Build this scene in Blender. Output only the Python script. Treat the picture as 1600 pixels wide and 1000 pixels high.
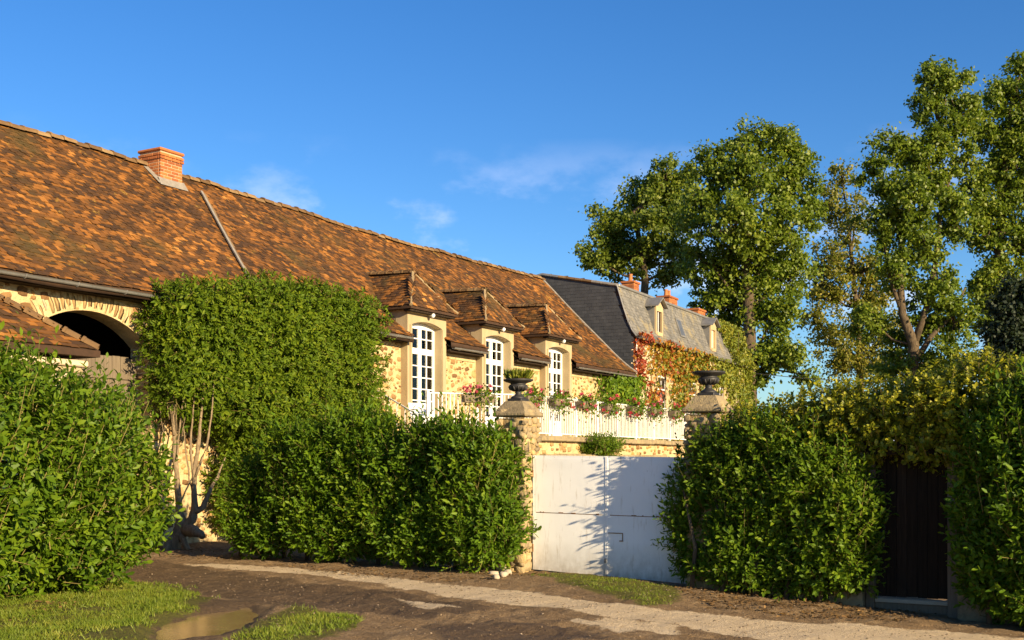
import bpy, math, random
import numpy as np
from mathutils import Matrix, Vector

for _o in list(bpy.data.objects):
    bpy.data.objects.remove(_o)
random.seed(11)
rng = np.random.default_rng(11)
scene = bpy.context.scene
COL = scene.collection
R = math.radians

# ------------------------------------------------------------------ camera
EYE = 1.7
FPX = 1800.0            # focal length in pixels of the 1600 px wide photograph
HOR = 720.0             # horizon row
cam = bpy.data.cameras.new('camera')
cam.sensor_width = 36.0
cam.lens = FPX / 1600 * 36.0
cam.shift_y = (HOR - 500.0) / 1600.0
cam.clip_end = 6000
cam_o = bpy.data.objects.new('camera', cam)
cam_o.location = (0, 0, EYE)
cam_o.rotation_euler = (R(90), 0, 0)
COL.objects.link(cam_o)
scene.camera = cam_o

# ------------------------------------------------------------------ sky and sun
SUN_EL = R(17.0)
SUN_AZ = R(-47.0)       # from +X, counter-clockwise
SDIR = Vector((math.cos(SUN_EL) * math.cos(SUN_AZ), math.cos(SUN_EL) * math.sin(SUN_AZ), math.sin(SUN_EL)))
world = bpy.data.worlds.new('World')
scene.world = world
world.use_nodes = True
wn, wl = world.node_tree.nodes, world.node_tree.links
wn.clear()
w_out = wn.new('ShaderNodeOutputWorld')
w_bg = wn.new('ShaderNodeBackground')
w_bg.inputs['Strength'].default_value = 0.075
w_sky = wn.new('ShaderNodeTexSky')
w_sky.sky_type = 'NISHITA'
w_sky.sun_disc = False
w_sky.sun_elevation = SUN_EL
w_sky.sun_rotation = R(137.0)
w_sky.air_density = 1.0
w_sky.dust_density = 0.25
w_sky.ozone_density = 2.0
w_hs = wn.new('ShaderNodeHueSaturation')
w_hs.inputs['Saturation'].default_value = 1.3
w_hs.inputs['Value'].default_value = 1.0
wl.new(w_sky.outputs[0], w_hs.inputs['Color'])
# thin clouds: noise in the direction of view, thickest low over the horizon, all the way round
w_tc = wn.new('ShaderNodeTexCoord')
w_map = wn.new('ShaderNodeMapping')
w_map.inputs['Scale'].default_value = (1.0, 1.0, 1.9)
w_map.inputs['Location'].default_value = (0.37, 0.0, 0.21)
wl.new(w_tc.outputs['Generated'], w_map.inputs['Vector'])
w_no = wn.new('ShaderNodeTexNoise')
w_no.inputs['Scale'].default_value = 7.0
w_no.inputs['Detail'].default_value = 7.0
w_no.inputs['Roughness'].default_value = 0.58
wl.new(w_map.outputs[0], w_no.inputs['Vector'])
w_sep = wn.new('ShaderNodeSeparateXYZ')
wl.new(w_tc.outputs['Generated'], w_sep.inputs[0])
w_band = wn.new('ShaderNodeMapRange')
w_band.inputs['From Min'].default_value = 0.27
w_band.inputs['From Max'].default_value = 0.03
w_band.inputs['To Min'].default_value = 0.0
w_band.inputs['To Max'].default_value = 1.0
wl.new(w_sep.outputs['Z'], w_band.inputs['Value'])
w_th = wn.new('ShaderNodeMapRange')
w_th.interpolation_type = 'SMOOTHSTEP'
w_th.inputs['From Min'].default_value = 0.50
w_th.inputs['From Max'].default_value = 0.66
wl.new(w_no.outputs['Fac'], w_th.inputs['Value'])
w_mu = wn.new('ShaderNodeMath')
w_mu.operation = 'MULTIPLY'
wl.new(w_band.outputs[0], w_mu.inputs[0])
wl.new(w_th.outputs[0], w_mu.inputs[1])
w_mix = wn.new('ShaderNodeMix')
w_mix.data_type = 'RGBA'
w_mix.inputs['B'].default_value = (8.4, 8.4, 9.6, 1)
wl.new(w_mu.outputs[0], w_mix.inputs['Factor'])
w_tint = wn.new('ShaderNodeMix')
w_tint.data_type = 'RGBA'
w_tint.blend_type = 'MULTIPLY'
w_tint.inputs['Factor'].default_value = 1.0
w_tint.inputs['B'].default_value = (0.62, 0.81, 1.08, 1)
wl.new(w_hs.outputs[0], w_tint.inputs['A'])
wl.new(w_tint.outputs['Result'], w_mix.inputs['A'])
wl.new(w_mix.outputs['Result'], w_bg.inputs['Color'])
wl.new(w_bg.outputs[0], w_out.inputs[0])

sun = bpy.data.lights.new('sun', 'SUN')
sun.energy = 5.0
sun.angle = R(0.55)
sun.color = (1.0, 0.79, 0.49)
sun_o = bpy.data.objects.new('sun', sun)
sun_o.rotation_euler = SDIR.to_track_quat('Z', 'Y').to_euler()
sun_o.location = (20, -20, 20)
COL.objects.link(sun_o)

scene.view_settings.view_transform = 'Standard'
scene.view_settings.look = 'None'
scene.view_settings.exposure = 1.12
scene.view_settings.gamma = 1.0
scene.view_settings.use_curve_mapping = False
scene.cycles.max_bounces = 6
scene.cycles.transparent_max_bounces = 8

# ------------------------------------------------------------------ helpers
def P(px, py, Y):
    """photograph pixel at distance Y -> world point"""
    return Vector(((px - 800.0) / FPX * Y, Y, EYE + (HOR - py) / FPX * Y))

def topx(V):
    V = np.asarray(V, float).reshape(-1, 3)
    Y = np.maximum(V[:, 1], 0.1)
    return np.stack([800 + V[:, 0] / Y * FPX, HOR - (V[:, 2] - EYE) / Y * FPX, Y], 1)

def gz(x, y):
    """height of the ground"""
    x = np.asarray(x, float); y = np.asarray(y, float)
    t = (x - 1.2)
    sp = np.where(t > 8, t, np.log1p(np.exp(np.clip(t, -30, 8) * 1.5)) / 1.5)
    s = -0.068 * np.minimum(sp, 9.0)
    return s * np.clip(1 - (y - 25) / 10.0, 0, 1)

def G(px, py):
    """photograph pixel -> point on the ground"""
    z = 0.0
    for _ in range(12):
        Y = (EYE - z) * FPX / max(py - HOR, 1.0)
        X = (px - 800.0) / FPX * Y
        z = float(gz(X, Y))
    return Vector((X, Y, z))

def tag(o, label=None, cat=None, group=None, kind=None):
    if label: o['label'] = label
    if cat: o['category'] = cat
    if group: o['group'] = group
    if kind: o['kind'] = kind
    return o

def link(name, me, parent=None, M=None):
    o = bpy.data.objects.new(name, me)
    COL.objects.link(o)
    if parent is not None:
        o.parent = parent
    if M is not None:
        o.matrix_basis = M
    return o

def thing(name, label, cat, loc=(0, 0, 0), rz=0.0, group=None):
    o = bpy.data.objects.new(name, None)
    o.empty_display_size = 0.2
    o.location = loc
    o.rotation_euler = (0, 0, rz)
    COL.objects.link(o)
    return tag(o, label, cat, group)

def npmesh(name, V, loops, totals, mat, smooth=False):
    me = bpy.data.meshes.new(name)
    V = np.ascontiguousarray(V, np.float32)
    loops = np.ascontiguousarray(loops, np.int32)
    totals = np.ascontiguousarray(totals, np.int32)
    me.vertices.add(len(V)); me.vertices.foreach_set('co', V.ravel())
    me.loops.add(len(loops)); me.loops.foreach_set('vertex_index', loops)
    me.polygons.add(len(totals))
    st = np.zeros(len(totals), np.int32); st[1:] = np.cumsum(totals)[:-1]
    me.polygons.foreach_set('loop_start', st)
    me.polygons.foreach_set('loop_total', totals)
    me.polygons.foreach_set('use_smooth', np.full(len(totals), bool(smooth)))
    if mat is not None:
        me.materials.append(mat)
    me.update(calc_edges=True)
    return me

def bulk(TV, TF, Rm, T):
    """many copies of one template -> V, loops, totals"""
    N, k = len(T), len(TV)
    V = (np.einsum('nij,kj->nki', Rm, TV) + T[:, None, :]).reshape(-1, 3)
    fl = np.concatenate([np.array(f) for f in TF])
    ft = np.array([len(f) for f in TF])
    loops = (fl[None, :] + (np.arange(N) * k)[:, None]).ravel()
    return V, loops, np.tile(ft, N)

def joinm(parts):
    Vs, Ls, Ts, off = [], [], [], 0
    for V, L, T in parts:
        Vs.append(V); Ls.append(L + off); Ts.append(T); off += len(V)
    return np.concatenate(Vs), np.concatenate(Ls), np.concatenate(Ts)

class MB:
    def __init__(s):
        s.v, s.f = [], []
    def add(s, vs, fs):
        b = len(s.v)
        s.v += [tuple(q) for q in vs]
        s.f += [tuple(i + b for i in f) for f in fs]
        return s
    def box(s, x0, x1, y0, y1, z0, z1):
        vs = [(x0, y0, z0), (x1, y0, z0), (x1, y1, z0), (x0, y1, z0), (x0, y0, z1), (x1, y0, z1), (x1, y1, z1), (x0, y1, z1)]
        return s.add(vs, [(0, 3, 2, 1), (4, 5, 6, 7), (0, 1, 5, 4), (1, 2, 6, 5), (2, 3, 7, 6), (3, 0, 4, 7)])
    def cbox(s, x0, x1, y0, y1, z0, z1, c=0.01):
        """box with chamfered edges"""
        c = min(c, (x1 - x0) * .45, (y1 - y0) * .45, (z1 - z0) * .45)
        vs, idx = [], {}
        X, Y, Z = (x0, x1), (y0, y1), (z0, z1)
        for i in (0, 1):
            for j in (0, 1):
                for k in (0, 1):
                    sx, sy, sz = (c if i == 0 else -c), (c if j == 0 else -c), (c if k == 0 else -c)
                    for a in range(3):
                        p = [X[i] + sx, Y[j] + sy, Z[k] + sz]
                        p[a] = (X[i], Y[j], Z[k])[a]
                        idx[(i, j, k, a)] = len(vs); vs.append(tuple(p))
        g = lambda i, j, k, a: idx[(i, j, k, a)]
        fs = [(g(0,0,0,0),g(0,0,1,0),g(0,1,1,0),g(0,1,0,0)), (g(1,0,0,0),g(1,1,0,0),g(1,1,1,0),g(1,0,1,0)),
              (g(0,0,0,1),g(1,0,0,1),g(1,0,1,1),g(0,0,1,1)), (g(0,1,0,1),g(0,1,1,1),g(1,1,1,1),g(1,1,0,1)),
              (g(0,0,0,2),g(0,1,0,2),g(1,1,0,2),g(1,0,0,2)), (g(0,0,1,2),g(1,0,1,2),g(1,1,1,2),g(0,1,1,2))]
        for k in (0, 1):
            for i in (0, 1):
                fs.append((g(i,0,k,0), g(i,1,k,0), g(i,1,k,2), g(i,0,k,2)))
            for j in (0, 1):
                fs.append((g(0,j,k,1), g(1,j,k,1), g(1,j,k,2), g(0,j,k,2)))
        for i in (0, 1):
            for j in (0, 1):
                fs.append((g(i,j,0,0), g(i,j,1,0), g(i,j,1,1), g(i,j,0,1)))
        for i in (0, 1):
            for j in (0, 1):
                for k in (0, 1):
                    fs.append((g(i,j,k,0), g(i,j,k,1), g(i,j,k,2)))
        return s.add(vs, fs)
    def prism(s, poly, a, b, axis='y'):
        """poly: 2-d points; extruded from a to b along the axis"""
        n = len(poly)
        if axis == 'y': mk = lambda p, q: (p[0], q, p[1])
        elif axis == 'x': mk = lambda p, q: (q, p[0], p[1])
        else: mk = lambda p, q: (p[0], p[1], q)
        vs = [mk(p, a) for p in poly] + [mk(p, b) for p in poly]
        fs = [tuple(range(n)), tuple(range(2 * n - 1, n - 1, -1))]
        fs += [(i, i + n, (i + 1) % n + n, (i + 1) % n) for i in range(n)]
        return s.add(vs, fs)
    def tube(s, pts, rad, n=6, cap=True, ph=0.0):
        pts = [Vector(p) for p in pts]
        if not hasattr(rad, '__len__'): rad = [rad] * len(pts)
        vs, fs = [], []
        up = Vector((0.13, 0.31, 0.94))
        for i, p in enumerate(pts):
            d = (pts[min(i + 1, len(pts) - 1)] - pts[max(i - 1, 0)])
            d = d.normalized() if d.length > 1e-6 else Vector((0, 0, 1))
            a = up - d * up.dot(d)
            if a.length < 0.15:
                a = Vector((1, 0, 0)) - d * d.x
            a.normalize(); b = d.cross(a)
            for j in range(n):
                w = 2 * math.pi * j / n + ph
                vs.append(p + (a * math.cos(w) + b * math.sin(w)) * rad[i])
        for i in range(len(pts) - 1):
            for j in range(n):
                fs.append((i * n + j, i * n + (j + 1) % n, (i + 1) * n + (j + 1) % n, (i + 1) * n + j))
        if cap:
            fs.append(tuple(range(n - 1, -1, -1)))
            fs.append(tuple((len(pts) - 1) * n + j for j in range(n)))
        return s.add(vs, fs)
    def lathe(s, prof, n=20, c=(0, 0, 0)):
        vs, fs = [], []
        for r, z in prof:
            for j in range(n):
                w = 2 * math.pi * j / n
                vs.append((c[0] + r * math.cos(w), c[1] + r * math.sin(w), c[2] + z))
        m = len(prof)
        for i in range(m - 1):
            for j in range(n):
                fs.append((i * n + j, i * n + (j + 1) % n, (i + 1) * n + (j + 1) % n, (i + 1) * n + j))
        fs.append(tuple(range(n - 1, -1, -1)))
        fs.append(tuple((m - 1) * n + j for j in range(n)))
        return s.add(vs, fs)
    def mesh(s, name, mat, smooth=False):
        me = bpy.data.meshes.new(name)
        me.from_pydata(s.v, [], s.f)
        if mat is not None: me.materials.append(mat)
        if smooth: me.polygons.foreach_set('use_smooth', [True] * len(me.polygons))
        me.update()
        return me
    def build(s, name, mat, parent=None, smooth=False, M=None):
        return link(name, s.mesh(name, mat, smooth), parent, M)

def hsh(i, k=0):
    v = math.sin(i * 12.9898 + k * 78.233) * 43758.5453
    return v - math.floor(v)

def noise3(Pn, f, seed=0.0):
    """cheap smooth noise, about -1..1"""
    x, y, z = Pn[:, 0] * f + seed, Pn[:, 1] * f + seed * 1.7, Pn[:, 2] * f + seed * 2.3
    return (np.sin(x * 1.3 + 1.7 * np.sin(y * 0.9 + z)) + np.sin(y * 1.7 + 1.3 * np.sin(z * 1.1 + x * 0.7)) + np.sin(z * 1.9 + 1.5 * np.sin(x * 1.2 - y))) / 3.0

def unit(v):
    return v / np.maximum(np.linalg.norm(v, axis=-1, keepdims=True), 1e-9)

def frames(d, nrm):
    """rotation matrices with y along d and z close to nrm"""
    y = unit(d)
    z = unit(nrm - y * np.sum(nrm * y, -1, keepdims=True))
    x = np.cross(y, z)
    return np.stack([x, y, z], -1)

def m4(Rm, T):
    M = Matrix.Identity(4)
    for i in range(3):
        for j in range(3):
            M[i][j] = float(Rm[i][j])
        M[i][3] = float(T[i])
    return M

def pieces(name, stuff_name, templates, which, Rm, T, parent, score, limit=300, mats=None):
    """the `limit` best scored copies become objects of their own, the others one joined mesh"""
    order = np.argsort(-score)
    solo, rest = order[:limit], order[limit:]
    tm = [npmesh(name, TV, np.concatenate([np.array(f) for f in TF]), np.array([len(f) for f in TF]), m, sm) for TV, TF, m, sm in templates]
    for i in solo:
        link(name, tm[which[i]], parent, m4(Rm[i], T[i]))
    out = None
    if len(rest):
        ps = []
        for k, (TV, TF, m, sm) in enumerate(templates):
            r = rest[which[rest] == k]
            if len(r): ps.append(bulk(TV, TF, Rm[r], T[r]))
        V, L, TT = joinm(ps)
        out = link(stuff_name, npmesh(stuff_name, V, L, TT, templates[0][2], templates[0][3]), parent)
        tag(out, kind='stuff')
    return out

# ------------------------------------------------------------------ materials
def newmat(name):
    m = bpy.data.materials.new(name)
    m.use_nodes = True
    nt = m.node_tree
    nt.nodes.clear()
    out = nt.nodes.new('ShaderNodeOutputMaterial')
    b = nt.nodes.new('ShaderNodeBsdfPrincipled')
    nt.links.new(b.outputs[0], out.inputs[0])
    return m, nt, b, out

def ramp(nt, stops, fac, interp='LINEAR'):
    r = nt.nodes.new('ShaderNodeValToRGB')
    r.color_ramp.interpolation = interp
    e = r.color_ramp.elements
    while len(e) > 1: e.remove(e[-1])
    e[0].position = stops[0][0]; e[0].color = (*stops[0][1], 1)
    for p, c in stops[1:]:
        q = e.new(p); q.color = (*c, 1)
    nt.links.new(fac, r.inputs[0])
    return r.outputs[0]

def nnoise(nt, scale, detail=4, rough=0.55, stretch=None, off=0.0):
    g = nt.nodes.new('ShaderNodeNewGeometry')
    src = g.outputs['Position']
    if stretch or off:
        mp = nt.nodes.new('ShaderNodeMapping')
        mp.inputs['Scale'].default_value = stretch or (1, 1, 1)
        mp.inputs['Location'].default_value = (off, off * 1.3, off * .7)
        nt.links.new(src, mp.inputs[0]); src = mp.outputs[0]
    n = nt.nodes.new('ShaderNodeTexNoise')
    n.inputs['Scale'].default_value = scale
    n.inputs['Detail'].default_value = detail
    n.inputs['Roughness'].default_value = rough
    nt.links.new(src, n.inputs['Vector'])
    return n.outputs['Fac']

def math_(nt, op, a, b=None, clamp=False):
    n = nt.nodes.new('ShaderNodeMath'); n.operation = op; n.use_clamp = clamp
    for i, v in enumerate((a, b)):
        if v is None: continue
        if isinstance(v, (int, float)): n.inputs[i].default_value = v
        else: nt.links.new(v, n.inputs[i])
    return n.outputs[0]

def mixc(nt, fac, a, b, blend='MIX'):
    n = nt.nodes.new('ShaderNodeMix'); n.data_type = 'RGBA'; n.blend_type = blend
    for k, v in (('Factor', fac), ('A', a), ('B', b)):
        if isinstance(v, (int, float)): n.inputs[k].default_value = v
        elif isinstance(v, tuple): n.inputs[k].default_value = (*v, 1)
        else: nt.links.new(v, n.inputs[k])
    return n.outputs['Result']

def rand_out(nt):
    g = nt.nodes.new('ShaderNodeNewGeometry')
    o = nt.nodes.new('ShaderNodeObjectInfo')
    s = math_(nt, 'ADD', g.outputs['Random Per Island'], o.outputs['Random'])
    return math_(nt, 'FRACT', s)

def bump(nt, b, h, strength, dist=0.02):
    n = nt.nodes.new('ShaderNodeBump')
    n.inputs['Strength'].default_value = strength
    n.inputs['Distance'].default_value = dist
    nt.links.new(h, n.inputs['Height'])
    nt.links.new(n.outputs[0], b.inputs['Normal'])

def mat(name, stops, rand=0.0, scale=3.0, rough=0.85, spec=0.3, bumpv=0.0, bscale=30.0, bdist=0.02, patch=None, metal=0.0, stretch=None, detail=4, spots=None):
    """colour = ramp( rand * per-piece random + (1-rand) * noise ), optional patches of another colour"""
    m, nt, b, out = newmat(name)
    n = nnoise(nt, scale, detail, 0.6, stretch)
    n = math_(nt, 'ADD', math_(nt, 'MULTIPLY', math_(nt, 'SUBTRACT', n, 0.5), 1.9), 0.5, True)
    if rand > 0:
        f = math_(nt, 'ADD', math_(nt, 'MULTIPLY', rand_out(nt), rand), math_(nt, 'MULTIPLY', n, 1 - rand))
    else:
        f = n
    c = ramp(nt, stops, f)
    for pt in (patch, spots):
        if pt:
            col, psc, lo, hi = pt
            pf = nt.nodes.new('ShaderNodeMapRange'); pf.interpolation_type = 'SMOOTHSTEP'
            pf.inputs['From Min'].default_value = lo; pf.inputs['From Max'].default_value = hi
            nt.links.new(nnoise(nt, psc, 5, 0.62, None, 3.3), pf.inputs['Value'])
            c = mixc(nt, pf.outputs[0], c, col)
    nt.links.new(c, b.inputs['Base Color'])
    b.inputs['Roughness'].default_value = rough
    b.inputs['Specular IOR Level'].default_value = spec
    b.inputs['Metallic'].default_value = metal
    if bumpv > 0:
        bump(nt, b, nnoise(nt, bscale, 5, 0.6, stretch), bumpv, bdist)
    return m

def leafmat(name, stops, rough=0.42, spec=0.4, trans=0.25, tcol=(0.25, 0.4, 0.03), pscale=1.3, rand=0.62):
    m, nt, b, out = newmat(name)
    n = nnoise(nt, pscale, 4, 0.6)
    n = math_(nt, 'ADD', math_(nt, 'MULTIPLY', math_(nt, 'SUBTRACT', n, 0.5), 2.2), 0.5, True)
    f = math_(nt, 'ADD', math_(nt, 'MULTIPLY', rand_out(nt), rand), math_(nt, 'MULTIPLY', n, 1 - rand))
    c = ramp(nt, stops, f)
    nt.links.new(c, b.inputs['Base Color'])
    b.inputs['Roughness'].default_value = rough
    b.inputs['Specular IOR Level'].default_value = spec
    t = nt.nodes.new('ShaderNodeBsdfTranslucent')
    nt.links.new(mixc(nt, 0.5, c, tcol), t.inputs['Color'])
    mx = nt.nodes.new('ShaderNodeMixShader')
    mx.inputs[0].default_value = trans
    nt.links.new(b.outputs[0], mx.inputs[1]); nt.links.new(t.outputs[0], mx.inputs[2])
    nt.links.new(mx.outputs[0], out.inputs[0])
    return m

MT = {}
MT['mortar'] = mat('sandy_mortar', [(0, (.38, .27, .125)), (.5, (.52, .39, .20)), (1, (.62, .48, .26))], scale=2.4, rough=.95, bumpv=.9, bscale=16, bdist=.05, patch=((.30, .18, .07), 3.6, .56, .70), spots=((.24, .13, .045), 9.0, .64, .72))
MT['stone'] = mat('field_stone', [(0, (.11, .055, .02)), (.25, (.24, .13, .05)), (.5, (.36, .22, .09)), (.72, (.46, .30, .12)), (.88, (.42, .22, .06)), (1, (.26, .23, .18))], rand=.85, scale=9, rough=.9, bumpv=.8, bscale=30, bdist=.03)
MT['voussoir'] = mat('arch_stone', [(0, (.24, .14, .06)), (.4, (.40, .27, .12)), (.8, (.52, .38, .19)), (1, (.38, .36, .33))], rand=.8, scale=8, rough=.9, bumpv=.4, bscale=30)
MT['pillar'] = mat('pillar_stone', [(0, (.16, .12, .07)), (.35, (.30, .23, .13)), (.7, (.42, .31, .16)), (1, (.50, .36, .15))], rand=.7, scale=8, rough=.92, bumpv=.7, bscale=28, bdist=.03, patch=((.10, .085, .06), 5, .6, .75))
MT['pillarmortar'] = mat('pillar_mortar', [(0, (.20, .14, .065)), (.5, (.34, .24, .11)), (1, (.44, .32, .15))], scale=6, rough=.95, bumpv=1.0, bscale=14, bdist=.05)
MT['coping'] = mat('lichen_coping', [(0, (.13, .10, .06)), (.5, (.27, .21, .12)), (1, (.40, .30, .14))], rand=.2, scale=7, rough=.95, bumpv=.6, bscale=26, bdist=.03, patch=((.40, .27, .05), 6, .62, .72))
MT['tile'] = mat('clay_tile', [(0, (.030, .016, .007)), (.28, (.062, .030, .011)), (.50, (.108, .047, .012)), (.68, (.18, .072, .015)), (.84, (.30, .118, .020)), (.95, (.46, .21, .045)), (1, (.55, .38, .18))], rand=.70, scale=.6, rough=.8, bumpv=.5, bscale=55, bdist=.008, patch=((.075, .050, .014), .5, .50, .72), spots=((.30, .17, .03), 2.9, .63, .72))
MT['tile_under'] = mat('roof_boarding', [(0, (.03, .018, .01)), (1, (.07, .035, .018))], scale=4, rough=.9)
MT['ridge'] = mat('ridge_tile', [(0, (.085, .048, .02)), (.5, (.16, .092, .038)), (1, (.30, .20, .095))], rand=.6, scale=5, rough=.9, bumpv=.5, bscale=30)
MT['hip'] = mat('lime_hip', [(0, (.20, .14, .07)), (1, (.36, .27, .15))], rand=.4, scale=6, rough=.95, bumpv=.5, bscale=30)
MT['brick'] = mat('red_brick', [(0, (.20, .06, .022)), (.5, (.36, .115, .035)), (.85, (.46, .17, .05)), (1, (.52, .27, .12))], rand=.75, scale=8, rough=.88, bumpv=.4, bscale=50, bdist=.01)
MT['brickmortar'] = mat('pale_joint', [(0, (.40, .27, .16)), (1, (.52, .38, .24))], scale=10, rough=.95)
MT['zinc'] = mat('weathered_zinc', [(0, (.16, .155, .145)), (1, (.28, .27, .25))], scale=3, rough=.5, spec=.5, metal=.3)
MT['lead'] = mat('lead_flashing', [(0, (.17, .15, .125)), (1, (.30, .27, .23))], scale=6, rough=.7, bumpv=.3)
MT['plaster'] = mat('tan_render', [(0, (.30, .23, .13)), (.5, (.38, .295, .17)), (1, (.45, .355, .215))], scale=2.5, rough=.92, bumpv=.25, bscale=40, bdist=.01, stretch=(1, 1, .35))
MT['white'] = mat('white_paint', [(0, (.70, .69, .66)), (1, (.82, .81, .79))], scale=4, rough=.5, spec=.4)
MT['railpaint'] = mat('rail_paint', [(0, (.66, .62, .56)), (1, (.80, .77, .72))], scale=6, rough=.55, patch=((.45, .30, .16), 14, .68, .76))
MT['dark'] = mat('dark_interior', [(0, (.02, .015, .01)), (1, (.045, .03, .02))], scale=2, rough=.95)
MT['greywood'] = mat('grey_wood', [(0, (.09, .068, .045)), (.5, (.15, .115, .077)), (1, (.22, .175, .12))], rand=.4, scale=5, rough=.9, bumpv=.5, bscale=14, bdist=.015, stretch=(6, 6, .4))
MT['doorwood'] = mat('dark_door_wood', [(0, (.012, .009, .006)), (.6, (.026, .018, .012)), (1, (.055, .037, .024))], rand=.35, scale=5, rough=.9, spec=.1, bumpv=.5, bscale=14, bdist=.01, stretch=(6, 6, .4))
MT['slate'] = mat('sunlit_slate', [(0, (.095, .092, .084)), (.5, (.15, .143, .127)), (1, (.225, .21, .18))], rand=.6, scale=2.5, rough=.65, spec=.35, patch=((.26, .215, .12), 1.2, .5, .7))  # front slope copy, its sunlit tone put into the colour
MT['slate2'] = mat('shaded_gable_slate', [(0, (.038, .040, .046)), (.6, (.052, .054, .060)), (1, (.07, .072, .078))], rand=.5, scale=2.5, rough=.7, spec=.25)  # gable copy of the slate, its shade painted in as a darker colour
MT['render'] = mat('cream_render', [(0, (.46, .36, .23)), (1, (.62, .50, .34))], scale=1.5, rough=.92, bumpv=.2)
MT['bark'] = mat('bark', [(0, (.045, .032, .02)), (.5, (.10, .072, .042)), (1, (.17, .125, .075))], scale=5, rough=.95, bumpv=.9, bscale=12, bdist=.05, stretch=(3, 3, .6))
MT['barkpale'] = mat('vine_bark', [(0, (.13, .095, .055)), (.5, (.24, .175, .10)), (1, (.36, .27, .16))], scale=9, rough=.95, bumpv=.9, bscale=25, bdist=.03, stretch=(3, 3, .5))
MT['twig'] = mat('green_twig', [(0, (.13, .10, .03)), (1, (.24, .19, .06))], scale=5, rough=.8)
MT['iron'] = mat('black_iron', [(0, (.012, .012, .013)), (1, (.035, .032, .03))], scale=10, rough=.55, spec=.45, bumpv=.3, bscale=60, bdist=.005)
MT['terracotta'] = mat('terracotta', [(0, (.35, .12, .04)), (1, (.45, .18, .07))], scale=8, rough=.85)
MT['trough'] = mat('trough', [(0, (.10, .08, .055)), (1, (.22, .17, .11))], rand=.4, scale=8, rough=.85)
MT['gravel'] = mat('gravel_bits', [(0, (.14, .095, .055)), (.7, (.24, .17, .10)), (1, (.40, .31, .21))], rand=.85, scale=8, rough=.9)
MT['whitestone'] = mat('white_stone', [(0, (.28, .23, .16)), (1, (.46, .39, .29))], rand=.6, scale=8, rough=.9, bumpv=.4)
MT['curtain'] = mat('curtain', [(0, (.30, .21, .10)), (1, (.42, .31, .16))], scale=8, rough=.95)
MT['shutter'] = mat('shutter', [(0, (.38, .27, .14)), (1, (.50, .38, .22))], rand=.5, scale=4, rough=.8)
MT['rust'] = mat('rust', [(0, (.16, .07, .025)), (1, (.32, .17, .07))], scale=12, rough=.9)

LF = {}
LF['laurel'] = leafmat('laurel_leaf', [(0, (.036, .080, .005)), (.5, (.086, .160, .008)), (.85, (.155, .225, .010)), (1, (.27, .29, .02))], rough=.5, spec=.18, trans=.3)
LF['climber'] = leafmat('climber_leaf', [(0, (.042, .080, .005)), (.5, (.095, .150, .008)), (.9, (.175, .22, .011)), (1, (.36, .26, .02))], rough=.55, spec=.15, trans=.3)
LF['laurel2'] = leafmat('bright_laurel_leaf', [(0, (.040, .084, .005)), (.5, (.092, .160, .008)), (.85, (.165, .23, .012)), (1, (.29, .30, .02))], rough=.48, spec=.18, trans=.3)
LF['gold'] = leafmat('golden_leaf', [(0, (.075, .095, .006)), (.5, (.22, .23, .01)), (.85, (.44, .39, .016)), (1, (.60, .47, .03))], rough=.5, trans=.3)
LF['treeA'] = leafmat('tree_leaf', [(0, (.050, .080, .008)), (.5, (.115, .158, .012)), (.9, (.20, .225, .018)), (1, (.29, .25, .03))], rough=.55, trans=.35, pscale=.25)
LF['treeB'] = leafmat('poplar_leaf', [(0, (.058, .092, .008)), (.5, (.130, .185, .012)), (.9, (.225, .255, .018)), (1, (.32, .28, .03))], rough=.5, trans=.35, pscale=.25)
LF['treeC'] = leafmat('thin_tree_leaf', [(0, (.10, .11, .014)), (.5, (.19, .185, .02)), (1, (.32, .26, .03))], rough=.55, trans=.35, pscale=.25)
LF['yew'] = leafmat('yew_leaf', [(0, (.008, .016, .005)), (1, (.02, .035, .01))], rough=.6, trans=.05)
LF['red'] = leafmat('red_creeper_leaf', [(0, (.16, .022, .012)), (.45, (.31, .05, .02)), (.75, (.36, .11, .022)), (.92, (.36, .22, .03)), (1, (.2, .22, .03))], rough=.55, tcol=(.6, .1, .02), rand=.75)
LF['orange'] = leafmat('orange_creeper_leaf', [(0, (.26, .07, .01)), (.4, (.36, .15, .015)), (.75, (.30, .22, .02)), (1, (.16, .20, .02))], rough=.55, tcol=(.5, .3, .02), rand=.65)
LF['green'] = leafmat('green_creeper_leaf', [(0, (.06, .10, .01)), (.5, (.15, .18, .015)), (.85, (.27, .25, .02)), (1, (.40, .26, .03))], rough=.55, tcol=(.4, .4, .03), rand=.65)
LF['pink'] = leafmat('pink_petal', [(0, (.45, .03, .08)), (.5, (.62, .09, .16)), (1, (.75, .28, .30))], rough=.6, trans=.3, tcol=(.8, .2, .3))
LF['redpetal'] = leafmat('red_petal', [(0, (.42, .02, .04)), (.6, (.56, .07, .09)), (1, (.68, .20, .16))], rough=.6, trans=.3, tcol=(.8, .1, .1))
LF['grass'] = leafmat('grass_blade', [(0, (.075, .12, .008)), (.5, (.15, .20, .012)), (1, (.30, .28, .04))], rough=.6, trans=.3, pscale=1.6, rand=.5)
LF['litter'] = leafmat('dead_leaf', [(0, (.07, .035, .012)), (.5, (.15, .08, .025)), (1, (.30, .18, .06))], rough=.8, trans=.05)

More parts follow.
